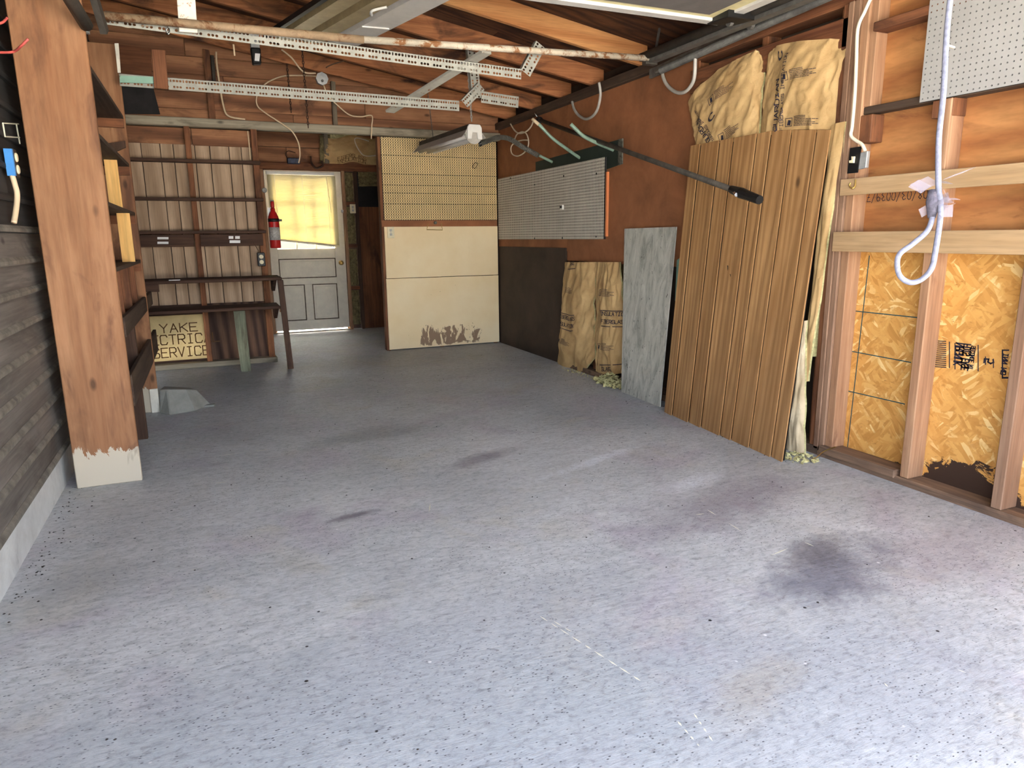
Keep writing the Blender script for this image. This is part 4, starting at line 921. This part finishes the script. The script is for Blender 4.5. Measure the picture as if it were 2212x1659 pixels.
def batt(label, topx, botx, X, amp, bulge, seed, nu=60, nv=60, su_=3, sv_=2, Xb=None, mat='kraft', prints=(), base=None):
    fn = ruled(topx, botx, X, amp, bulge, seed, su_, sv_, Xb)
    c0 = fn(.5, 1.0)
    t = thing('insulation_batt', label, 'insulation', (3.05, c0.y, c0.z))
    MB().grid(fn, nu, nv).build('paper_facing', mat, t, smooth=True)
    fl_ = lambda u, v: V((max(fn(u, v).x+.012, 2.9), fn(u, v).y, fn(u, v).z))
    b = MB().grid(fl_, 16, 16); k0 = len(b.v)
    MB().grid(lambda u, v: V((3.155, fn(u, v).y, fn(u, v).z)), 4, 4).build('fibre_back', 'fluffdk', t)
    b.build('fibre_front', 'fluff', t, smooth=True)
    for kind, word, u0, v0, ang, h, cw, th in prints:
        W_ = abs(fn(1, .5).y-fn(0, .5).y) or .4; Hh = abs(fn(.5, 0).z-fn(.5, 1).z) or .5
        pl = onpaper(fn, u0, v0, 1/W_, 1/Hh, ang)
        if kind == 'word': lettering('lettering', word, pl, h, cw, cw*.28, th, 'ink', t, sub=4)
        elif kind == 'lines':
            for i in range(7):
                L = cw*(.75+.25*((i*5) % 3)/2) if i < 5 else cw*.5; n_ = 8; b = MB()
                for k_ in range(n_):
                    y_ = i*h/6.5; b.add([pl(L*k_/n_, y_), pl(L*(k_+.9)/n_, y_), pl(L*(k_+.9)/n_, y_+th), pl(L*k_/n_, y_+th)], [(0, 1, 2, 3)])
                b.build('print_line', 'ink', t)
            b = MB(); s_ = h*.8
            for (xa, ya), (xb, yb) in (((-.01-s_, 0), (-.01, 0)), ((-.01-s_, s_), (-.01, s_))):
                b.add([pl(xa, ya), pl(xb, yb), pl(xb, yb+th), pl(xa, ya+th)], [(0, 1, 2, 3)])
            for xa in (-.01-s_, -.01-th): b.add([pl(xa, 0), pl(xa+th, 0), pl(xa+th, s_), pl(xa, s_)], [(0, 1, 2, 3)])
            b.add([pl(-.01-s_*.75, s_*.2), pl(-.01-s_*.3, s_*.15), pl(-.01-s_*.25, s_*.75), pl(-.01-s_*.6, s_*.85)], [(0, 1, 2, 3)])
            b.build('print_mark', 'ink', t)
        elif kind == 'logo':
            b = MB()
            for i in range(14):
                a0, a1_ = .5+i*.37, .5+(i+1)*.37
                b.add([pl(math.cos(a0)*h*.5, math.sin(a0)*h*.42), pl(math.cos(a1_)*h*.5, math.sin(a1_)*h*.42), pl(math.cos(a1_)*h*.95, math.sin(a1_)*h*.62), pl(math.cos(a0)*h*.95, math.sin(a0)*h*.62)], [(0, 1, 2, 3)])
            b.build('print_logo', 'ink', t)
        elif kind == 'bar':
            b = MB()
            for k_ in range(6): b.add([pl(cw*k_/6, 0), pl(cw*(k_+1)/6, 0), pl(cw*(k_+1)/6, th), pl(cw*k_/6, th)], [(0, 1, 2, 3)])
            b.build('print_bar', 'ink', t)
    return t, fn
UP = math.pi/2
batt('kraft insulation batt with slumped top, left of the two above paneling', [(1489, 220), (1512, 190), (1560, 150), (1600, 128), (1640, 108), (1652, 128)], [(1506, 320), (1530, 318), (1560, 312), (1590, 306), (1620, 300), (1640, 296)], 3.02, .016, .05, 3.1, su_=3, sv_=2.2,
     prints=(('word', 'GUARDIAN', .30, .92, UP+.45, .034, .022, .006), ('word', 'FIBERGLASS INSULATION', .36, .96, UP+.45, .017, .012, .0028), ('lines', '', .42, .42, .2, .055, .13, .003), ('lines', '', .50, .95, .25, .055, .13, .003), ('logo', '', .34, .60, .5, .035, 0, 0)))
batt('tall kraft insulation batt printed with lettering, right of the two above paneling', [(1662, 118), (1682, 100), (1720, 92), (1760, 88), (1800, 84), (1832, 86)], [(1640, 300), (1665, 292), (1700, 288), (1740, 286), (1775, 290), (1800, 292)], 3.015, .016, .05, 9.4, su_=3, sv_=2.2,
     prints=(('word', 'GUARDIAN', .335, .97, UP, .030, .026, .006), ('word', 'FIBERGLASS INSULATION', .40, .97, UP, .018, .0145, .003), ('lines', '', .52, .93, .06, .05, .15, .003), ('lines', '', .46, .42, .12, .05, .15, .003), ('logo', '', .28, .12, UP, .03, 0, 0)))
batt('bulging kraft insulation batt hanging beside the dark brown sheet', [(1222, 566), (1238, 566), (1254, 566), (1270, 566), (1287, 566)], [(1208, 775), (1214, 796), (1240, 806), (1268, 800), (1287, 772)], 3.03, .022, .075, 5.2, su_=2.2, sv_=3.5,
     prints=(('word', 'FIBERGLASS', .2, .52, -.03, .032, .020, .005), ('word', 'INSULATION', .2, .585, -.03, .032, .020, .005), ('bar', '', .18, .475, -.03, 0, .26, .006), ('bar', '', .18, .615, -.03, 0, .26, .006), ('lines', '', .32, .28, -.08, .05, .12, .003), ('lines', '', .3, .75, -.1, .05, .12, .003), ('word', 'INSUL', .28, .03, .06, .03, .02, .005), ('bar', '', .24, .07, .06, 0, .2, .006)))
batt('kraft insulation batt hanging beside the mottled metal sheet', [(1288, 566), (1302, 566), (1316, 566), (1330, 566), (1345, 566)], [(1290, 806), (1302, 808), (1318, 808), (1332, 808), (1347, 806)], 3.03, .022, .05, 6.6, su_=2.2, sv_=3.5,
     prints=(('word', 'INSULATION', .42, .47, -.06, .03, .022, .005), ('word', 'FIBERGLASS', .42, .54, -.06, .03, .022, .005), ('bar', '', .42, .43, -.06, 0, .3, .006), ('bar', '', .42, .57, -.06, 0, .3, .006), ('lines', '', .45, .3, -.06, .06, .16, .003), ('lines', '', .4, .78, -.06, .06, .16, .003), ('word', 'GLASS', .3, .97, 0, .03, .022, .005), ('bar', '', .25, .92, 0, 0, .3, .006)))
batt('folded kraft insulation edge hanging between paneling and corner post', [(1798, 270), (1812, 266), (1828, 262)], [(1728, 820), (1736, 822), (1746, 824)], 3.0, .01, .015, 8.1, 10, 60, 1.2, 4, Xb=2.985)
batt('pale torn insulation paper at the foot of the leaning paneling', [(1722, 700), (1734, 696), (1744, 692)], [(1696, 962), (1712, 982), (1738, 978)], 2.98, .012, .03, 2.7, 24, 50, 1.5, 3, Xb=2.93, mat='kraftpale')
# yellow fibre strip between the folded paper and the post
fs_ = MB().grid(lambda u, v: (lambda p: V((p.x-.02*math.sin(math.pi*u)+.008*fbm(V((u*3, v*14, 3))), p.y, p.z)))(onX(1785-40*v+u*22, 470+v*300, 3.035)), 8, 50)
fs_.build('fibre_strip', 'fluff', smooth=True, label='pale yellow fibreglass strip showing beside the corner post', cat='insulation')
# insulation above the back door
def doorins(u, v):
    p = onY(700+u*115, 296+v*58+4*math.sin(u*9), 9.42)
    h = .05*math.sin(math.pi*u)*math.sin(math.pi*v)+.022*fbm(V((u*4, v*3, 4.4)))+.016*max(0, 1-2.4*abs(fbm(V((u*5+v, v*4, 1.1)))))
    return V((p.x, p.y-h, p.z))
di = thing('insulation_batt', 'crumpled kraft insulation stuffed above the back door header', 'insulation', (1.8, 9.45, 2.14))
MB().grid(doorins, 44, 30).build('paper_facing', 'kraft', di, smooth=True)
MB().grid(lambda u, v: (lambda p: V((p.x, p.y-.03-.05*fbm(V((u*6, v*9, 2))), p.z)))(onY(690+u*22, 292+v*64, 9.46)), 10, 24).build('fibre_edge', 'fluffdk', di, smooth=True)
MB().grid(lambda u, v: (lambda p: V((p.x, p.y-.02-.04*fbm(V((u*9, v*5, 6))), p.z)))(onY(700+u*70, 290+v*14, 9.46)), 20, 8).build('fibre_top', 'fluff', di, smooth=True)
for wd, vv in (('FIBERGLASS', .84), ('INSULATION', .96)):
    lettering('lettering', wd, lambda s_, t_: doorins(.24+s_/.62, vv-t_/.36)+V((0, -.006, 0)), .045, .027, .007, .005, 'inkbrown', di, sub=2)
# torn insulation in the stud bay right of the door
for i, (za, zb_) in enumerate(((.06, .52), (.58, 1.06), (1.13, 1.60), (1.67, 2.03))):
    MB().grid(lambda u, v: V((1.738+u*.114, 9.47-.03*math.sin(math.pi*u)-.035*fbm(V((u*5, v*7+i*9, 3+i))), za+v*(zb_-za))), 12, 30).build('insulation_wad', 'fluffdk', smooth=True, label=('lowest', 'second lowest', 'second highest', 'highest')[i]+' wad of dirty fibreglass in the stud bay beside back door', cat='insulation', group='fibreglass wads beside the back door')
MB().grid(lambda u, v: V((1.92+u*.5, 9.46-.06*math.sin(math.pi*u)-.06*fbm(V((u*5, v*5, 11))), 1.86+v*.18)), 24, 12).build('insulation_wad', 'fluffdk', smooth=True, label='ragged dusty fibreglass over the brown panel behind the partition', cat='insulation')
# loose fluff heaps
def heap(cx, cy, rx, ry, n_, label, sz=(.012, .028), hz=.06):
    b = MB(); random.seed(int(cx*100+cy*10))
    for i in range(n_):
        a = random.random()*6.28; r = random.random()**.6
        x, y = cx+math.cos(a)*r*rx, cy+math.sin(a)*r*ry; s_ = random.uniform(*sz); z = s_*.5+random.random()*hz*(1-r)
        pr = [V((x, y, z))+V((random.uniform(-1, 1), random.uniform(-1, 1), random.uniform(-.7, .7)))*s_ for _ in range(6)]
        b.add(pr, [(0, 1, 2), (0, 2, 3), (0, 3, 4), (0, 4, 1), (5, 2, 1), (5, 3, 2), (5, 4, 3), (5, 1, 4)])
    return b.build('fluff_heap', 'fluff', label=label, cat='insulation', kind='stuff')
p = onZ(1315, 830); heap(p.x+.02, p.y, .10, .24, 260, 'heap of loose yellow fluff at the foot of the kraft batt', hz=.09)
p = onZ(1718, 992); heap(p.x+.03, p.y, .09, .10, 90, 'loose yellow fluff at the foot of the leaning paneling', (.008, .016), .03)
p = onZ(1245, 812); heap(p.x+.06, p.y+.1, .05, .3, 60, 'thin line of fluff under the bulging kraft batt', (.006, .012), .01)

# ---- leaning paneling sheet
lp = thing('paneling_sheet', 'oak-look grooved paneling sheet leaning against the right wall', 'paneling', (2.85, 3.3, 0))
topx = [1490, 1513, 1554, 1584, 1635, 1666, 1710, 1764, 1795]; botx = [1433, 1451, 1486, 1513, 1554, 1578, 1617, 1664, 1690]
topy = lambda x: 315-(x-1490)*.182 if x < 1680 else 280.5
boty = lambda x: 890+(x-1433)*(108/257)
MB().slab([onX(1494, 316, 2.985), onX(1793, 283, 2.985), onZ(1689, 996)+V((.012, 0, .001)), onZ(1435, 890)+V((.012, 0, .001))], (.006, 0, 0)).build('backing', 'black', lp)
for i in range(8):
    g = 2.0
    q = [onX(topx[i]+g, topy(topx[i]), 2.975), onX(topx[i+1]-g, topy(topx[i+1]), 2.975), onZ(botx[i+1]-g, boty(botx[i+1])), onZ(botx[i]+g, boty(botx[i]))]
    MB().slab(q, (.009, 0, .002)).build('plank', 'panel_z', lp)
# ---- leaning metal sheet and pale strip
MB().slab([onX(1349, 494, 3.025), onX(1461, 490, 3.02), onZ(1425, 879), onZ(1342, 846)], (.008, 0, .0)).build('metal_sheet', 'zincsheet', label='mottled grey metal sheet leaning against the right wall', cat='sheet')
MB().slab([onX(1462, 562, 3.04), onX(1470, 556, 3.04), onX(1464, 650, 3.04), onX(1458, 650, 3.04)], (.008, 0, 0)).build('pale_strip', 'greenpaint', label='pale strip standing between metal sheet and paneling', cat='strip')
# ---- grey pegboard on hardboard wall
pg = thing('pegboard', 'long grey pegboard mounted on the brown right wall', 'pegboard', (3.03, 6.2, 1.165))
ny = 94; dy_ = (7.37-5.09)/ny; nz = 26; dz = .65/nz
MB().cells((3.028, 7.37, 1.168), (0, -1, 0), (0, 0, 1), ny, nz, dy_, dz, lambda i, j: True, (.004, 0, 0), .0048, n=6).build('perforated_sheet', 'peg_grey', pg)
MB().box((3.034, 5.09, 1.168), (3.048, 7.37, 1.818)).build('backing', 'feltblack', pg)
MB().box((3.03, 5.055, 1.19), (3.05, 5.075, 1.70)).build('edge_batten', 'orange', pg)
for x, y in ((1216, 448),):
    p = onX(x, y, 3.026); hkk = MB().box(p+V((-.02, -.022, -.02)), p+V((0, .022, .022))).build('peg_clip', 'white', pg, bevel=.003)
    MB().box(p+V((-.024, -.018, -.008)), p+V((-.02, .018, .016))).build('clip_hole', 'black', hkk)
for x, y in ((1218, 380), (1289, 375), (1155, 399), (1103, 385), (1155, 515), (1215, 514), (1288, 511)):
    p = onX(x, y, 3.026); MB().lathe(p, (-1, 0, 0), [(.009, 0), (.009, .003)], 8).build('screw', 'black', pg)
# dark green board behind
MB().slab([onX(1157, 350, 3.045), onX(1335, 302, 3.045), onX(1335, 357, 3.045), onX(1157, 420, 3.045)], (.01, 0, 0)).build('green_board', 'darkgreen', label='dark green painted board behind the grey pegboard', cat='board')
MB().slab([onX(1335, 301, 3.035), onX(1344, 299, 3.035), onX(1343, 354, 3.035), onX(1335, 357, 3.035)], (.012, 0, 0)).build('torn_strip', plain('peeling edge', (120, 118, 106), .7, var=.7, scale=40), label='ragged peeling edge at the right end of dark green board', cat='strip')
# bent tube hooks projecting from the green board
def hookt(pts, r, mat, label, sleeve=None):
    t = thing('tube_hook', label, 'hook', pts[0], 'bent tube hooks')
    MB().tube(curve(pts, 10), r, 10).build('tube', mat, t, smooth=True)
    if sleeve:
        cs = curve(sleeve, 24); rr = [.024 if i % 2 else .0205 for i in range(len(cs))]
        MB().tube(cs, rr, 12).build('ribbed_sleeve', 'hosegrey', t, smooth=False)
        MB().lathe(cs[-1], cs[-1]-cs[-2], [(.026, -.02), (.026, .004), (.018, .004), (.016, -.02)], 14).build('end_ring', 'black', t)
    return t
w0 = onX(1193, 350, 3.045)
def hk_at(x, y, w, dx): return onX(x, y, w.x-dx)
hookt([w0, hk_at(1165, 336, w0, .13)], .012, 'hosegreen', 'tube hook with grey ribbed sleeve, leftmost above the pegboard', [hk_at(1163, 336, w0, .12), hk_at(1130, 318, w0, .27), hk_at(1100, 300, w0, .40), hk_at(1075, 297, w0, .50), hk_at(1050, 306, w0, .60), hk_at(1035, 311, w0, .66)])
w1 = onX(1252, 341, 3.045)
h_ = hookt([w1, hk_at(1225, 322, w1, .14), hk_at(1195, 300, w1, .28), hk_at(1175, 280, w1, .36), hk_at(1164, 268, w1, .40)], .013, 'hosegreen', 'green tube hook with a tan sleeve tip, middle above the pegboard')
MB().tube([hk_at(1164, 269, w1, .40), hk_at(1150, 257, w1, .44)], .014, 10).build('tip_sleeve', 'wire', h_, smooth=True)
w2 = onX(1325, 324, 3.045)
hookt([w2, hk_at(1290, 309, w2, .15), hk_at(1262, 295, w2, .27), hk_at(1245, 280, w2, .34), hk_at(1233, 268, w2, .38)], .014, 'hosegreen', 'pale green tube hook, rightmost above the pegboard')
# conduit loops from the top plate
def loop(px, X0, X1, r, mat, label, name='conduit_loop'):
    n_ = len(px); P_ = [onX(x, y, X0+(X1-X0)*i/(n_-1)) for i, (x, y) in enumerate(px)]
    return MB().tube(curve(P_, 8), r, 8).build(name, mat, label=label, cat='hook', group='conduit loops', smooth=True)
loop([(1430, 145), (1432, 165), (1442, 185), (1460, 199), (1478, 199), (1492, 186), (1500, 165), (1502, 123)], 3.0, 2.93, .012, 'conduit', 'large pale conduit loop hanging below the door spring')
loop([(1236, 220), (1240, 235), (1250, 249), (1265, 257), (1280, 251), (1291, 235), (1297, 205), (1294, 178)], 3.0, 2.90, .011, 'conduit', 'grey conduit loop hanging above the green tube hooks')
loop([(1103, 268), (1112, 282), (1122, 288), (1135, 285), (1146, 275), (1152, 262)], 2.99, 2.95, .007, 'wirew', 'thin white cable loop hung from the far top plate')
loop([(1112, 300), (1117, 290), (1127, 285), (1136, 288), (1141, 300), (1141, 315), (1132, 330), (1118, 337), (1106, 332), (1104, 318), (1112, 308), (1128, 303), (1142, 303)], 2.96, 2.93, .006, 'wirew', 'figure-eight of white cable beside the ribbed sleeve')
# black pole
po = thing('pole', 'long dark pole slanting down in front of the leaning paneling', 'pole', onX(1640, 432, 2.75))
pA, pB = onX(1165, 259, 2.98), onX(1580, 409, 2.78); pC = onX(1641, 432, 2.75)
MB().tube([pA, pB], .017, 10).build('shaft', 'steeldk', po, smooth=True)
MB().tube([pB, pB.lerp(pC, .35), pB.lerp(pC, .6), pC], [.022, .030, .026, .024], 10).build('taped_end', 'black', po, smooth=False)
MB().tube([pB.lerp(pC, .05), pB.lerp(pC, .35)+V((-.03, 0, -.01))], .012, 6).build('silver_tape', 'chrome', po)
MB().lathe(pA, (pB-pA), [(.03, -.02), (.03, .02), (.022, .03)], 10).build('collar', 'black', po)
MB().tube(curve([pA+V((0, .02, .02)), pA+V((-.03, .03, .06)), onX(1158, 250, 3.0)+V((0, 0, .03))]), .006, 6).build('hanger_wire', 'chrome', po)

# ---- near right wall things
def lath(px, X, label): return MB().slab([onX(x, y, X) for x, y in px], (.018, 0, 0)).build('wall_board', 'lath_y', label=label, cat='board', group='pale boards across the studs', bevel=.002)
z = (1.462, 1.382); MB().box((2.985, .5, z[1]), (3.005, 2.70, z[0])).build('wall_board', 'lath_y', label='upper pale board nailed across the near right studs', cat='board', bevel=.002)
z = (1.203, 1.105); MB().box((2.975, .5, z[1]), (2.998, 2.71, z[0])).build('wall_board', 'lath_y', label='lower pale board nailed across the near right studs', cat='board', bevel=.002)
pr = thing('pegboard', 'pale grey pegboard hung high on the near right wall', 'pegboard', (3.0, 1.7, 1.76))
Y1 = onX(1985, 222, 2.995).y; ny = 62; nz = 18; d = .0254
MB().cells((2.998, Y1, 1.765), (0, -1, 0), (0, 0, 1), ny, nz, d, d, lambda i, j: True, (.006, 0, 0), .0038, n=8).build('perforated_sheet', 'peg_pale', pr)
MB().box((3.006, Y1-ny*d, 1.765), (3.012, Y1, 1.765+nz*d)).build('backing', 'feltblack', pr)
# switch box
sb = thing('switch_box', 'steel switch box with black cover plate on the corner post', 'switch', onX(1845, 374, 2.99))
MB().slab([onX(1836, 320, 2.985), onX(1860, 316, 2.985), onX(1852, 373, 2.985), onX(1830, 375, 2.985)], (.006, 0, 0)).build('cover_plate', 'black', sb)
MB().slab([onX(1858, 330, 2.99), onX(1874, 326, 2.99), onX(1870, 362, 2.99), onX(1853, 366, 2.99)], (.02, 0, 0)).build('box_side', 'zinc', sb, bevel=.002)
MB().slab([onX(1843, 338, 2.984), onX(1848, 338, 2.984), onX(1846, 352, 2.984), onX(1838, 352, 2.984), onX(1838, 347, 2.984), onX(1843, 346, 2.984)], (-.012, 0, 0)).build('toggle', 'ivory', sb)
P_ = [onX(x, y, 2.985) for x, y in ((1883, -8), (1868, 25), (1853, 62), (1850, 130), (1847, 200), (1841, 270), (1838, 292), (1848, 303), (1862, 312), (1869, 326))]
MB().tube(curve(P_, 8), .0085, 8).build('cable', 'wirew', label='white cable running down the corner post to the switch box', cat='cable', smooth=True)
MB().tube(curve([onX(1848, 388, 2.98), onX(1847, 402, 2.975), onX(1841, 407, 2.965), onX(1835, 402, 2.965), onX(1837, 395, 2.968)]), .004, 6).build('wire_hook', 'brass', label='small wire hook at the left end of upper pale board', cat='hook', smooth=True)
MB().lathe(onX(2204, 503, 3.0), (-1, 0, 0), [(.014, 0), (.014, .006)], 12).build('black_grommet', 'black', label='black round fitting resting on the lower pale board', cat='fitting')
# pull rope
rp = thing('pull_rope', 'white door pull rope hanging with a knotted loop', 'rope', at(1990, 610, 1.6))
D_ = 1.6
MB().tube(curve([at(2060, -60, D_), at(2046, 60, D_), at(2038, 200, D_), at(2028, 300, D_), at(2027, 400, D_), at(2032, 440, D_), at(2030, 480, D_), at(2021, 540, D_), at(2012, 580, D_), at(1990, 604, D_), at(1965, 610, D_), at(1944, 596, D_), at(1938, 570, D_), at(1944, 548, D_), at(1970, 528, D_), at(2000, 502, D_), at(2012, 478, D_+.01), at(2014, 450, D_+.01), at(2016, 420, D_+.012)], 10), .0062, 8).build('cord', 'rope', rp, smooth=True)
b = MB(); random.seed(5)
for i in range(16):
    c0 = at(2020+random.uniform(-8, 20), 395+random.uniform(-8, 60), D_+.012); a = V((random.uniform(-1, 1), random.uniform(-1, 1), random.uniform(-1, 1)))*.03; c1 = V((random.uniform(-1, 1), random.uniform(-1, 1), random.uniform(-1, 1)))*.022
    b.add([c0, c0+a, c0+a+c1, c0+c1], [(0, 1, 2, 3)])
b.build('plastic_wrap', 'wrap', rp, solid=.0006)
MB().tube([at(2016, 410, D_+.01), at(2015, 435, D_+.012), at(2013, 470, D_+.012)], [.010, .015, .009], 8).build('knot', plain('grimy knot', (96, 92, 104), .8, var=.5, scale=80), rp, smooth=True)
MB().beam(at(2044, 97, D_), at(2062, 103, D_), .004, .004).build('twine', 'wire', rp)
# floor debris
b = MB(); random.seed(11)
for i in range(420):
    r = random.random()
    if r < .35: y = random.uniform(2.7, 6.5); x = 2.72+.25*random.random()**2+random.gauss(0, .06)
    elif r < .55: x = XL+.03+abs(random.gauss(0, .05)); y = random.uniform(2.5, 3.9)
    else: x = random.uniform(-.6, 2.8); y = random.uniform(1.3, 7)
    s_ = random.uniform(.002, .006); h_ = s_*.6
    b.add([(x-s_, y, 0), (x, y-s_*.7, 0), (x+s_, y+s_*.2, 0), (x, y+s_, 0), (x, y, h_)], [(0, 1, 4), (1, 2, 4), (2, 3, 4), (3, 0, 4)])
b.build('grit', 'debris', label='dark grit scattered over the concrete floor', cat='grit', kind='stuff')
MB().tube(curve([onX(1740, 995, 2.97)+V((0, 0, .01)), onZ(1760, 990, .02), onX(1780, 975, 2.975), onX(1805, 965, 2.985)]), .003, 5).build('wire_scrap', 'brass', label='thin wire scrap curling on the floor by the sole plate', cat='wire')
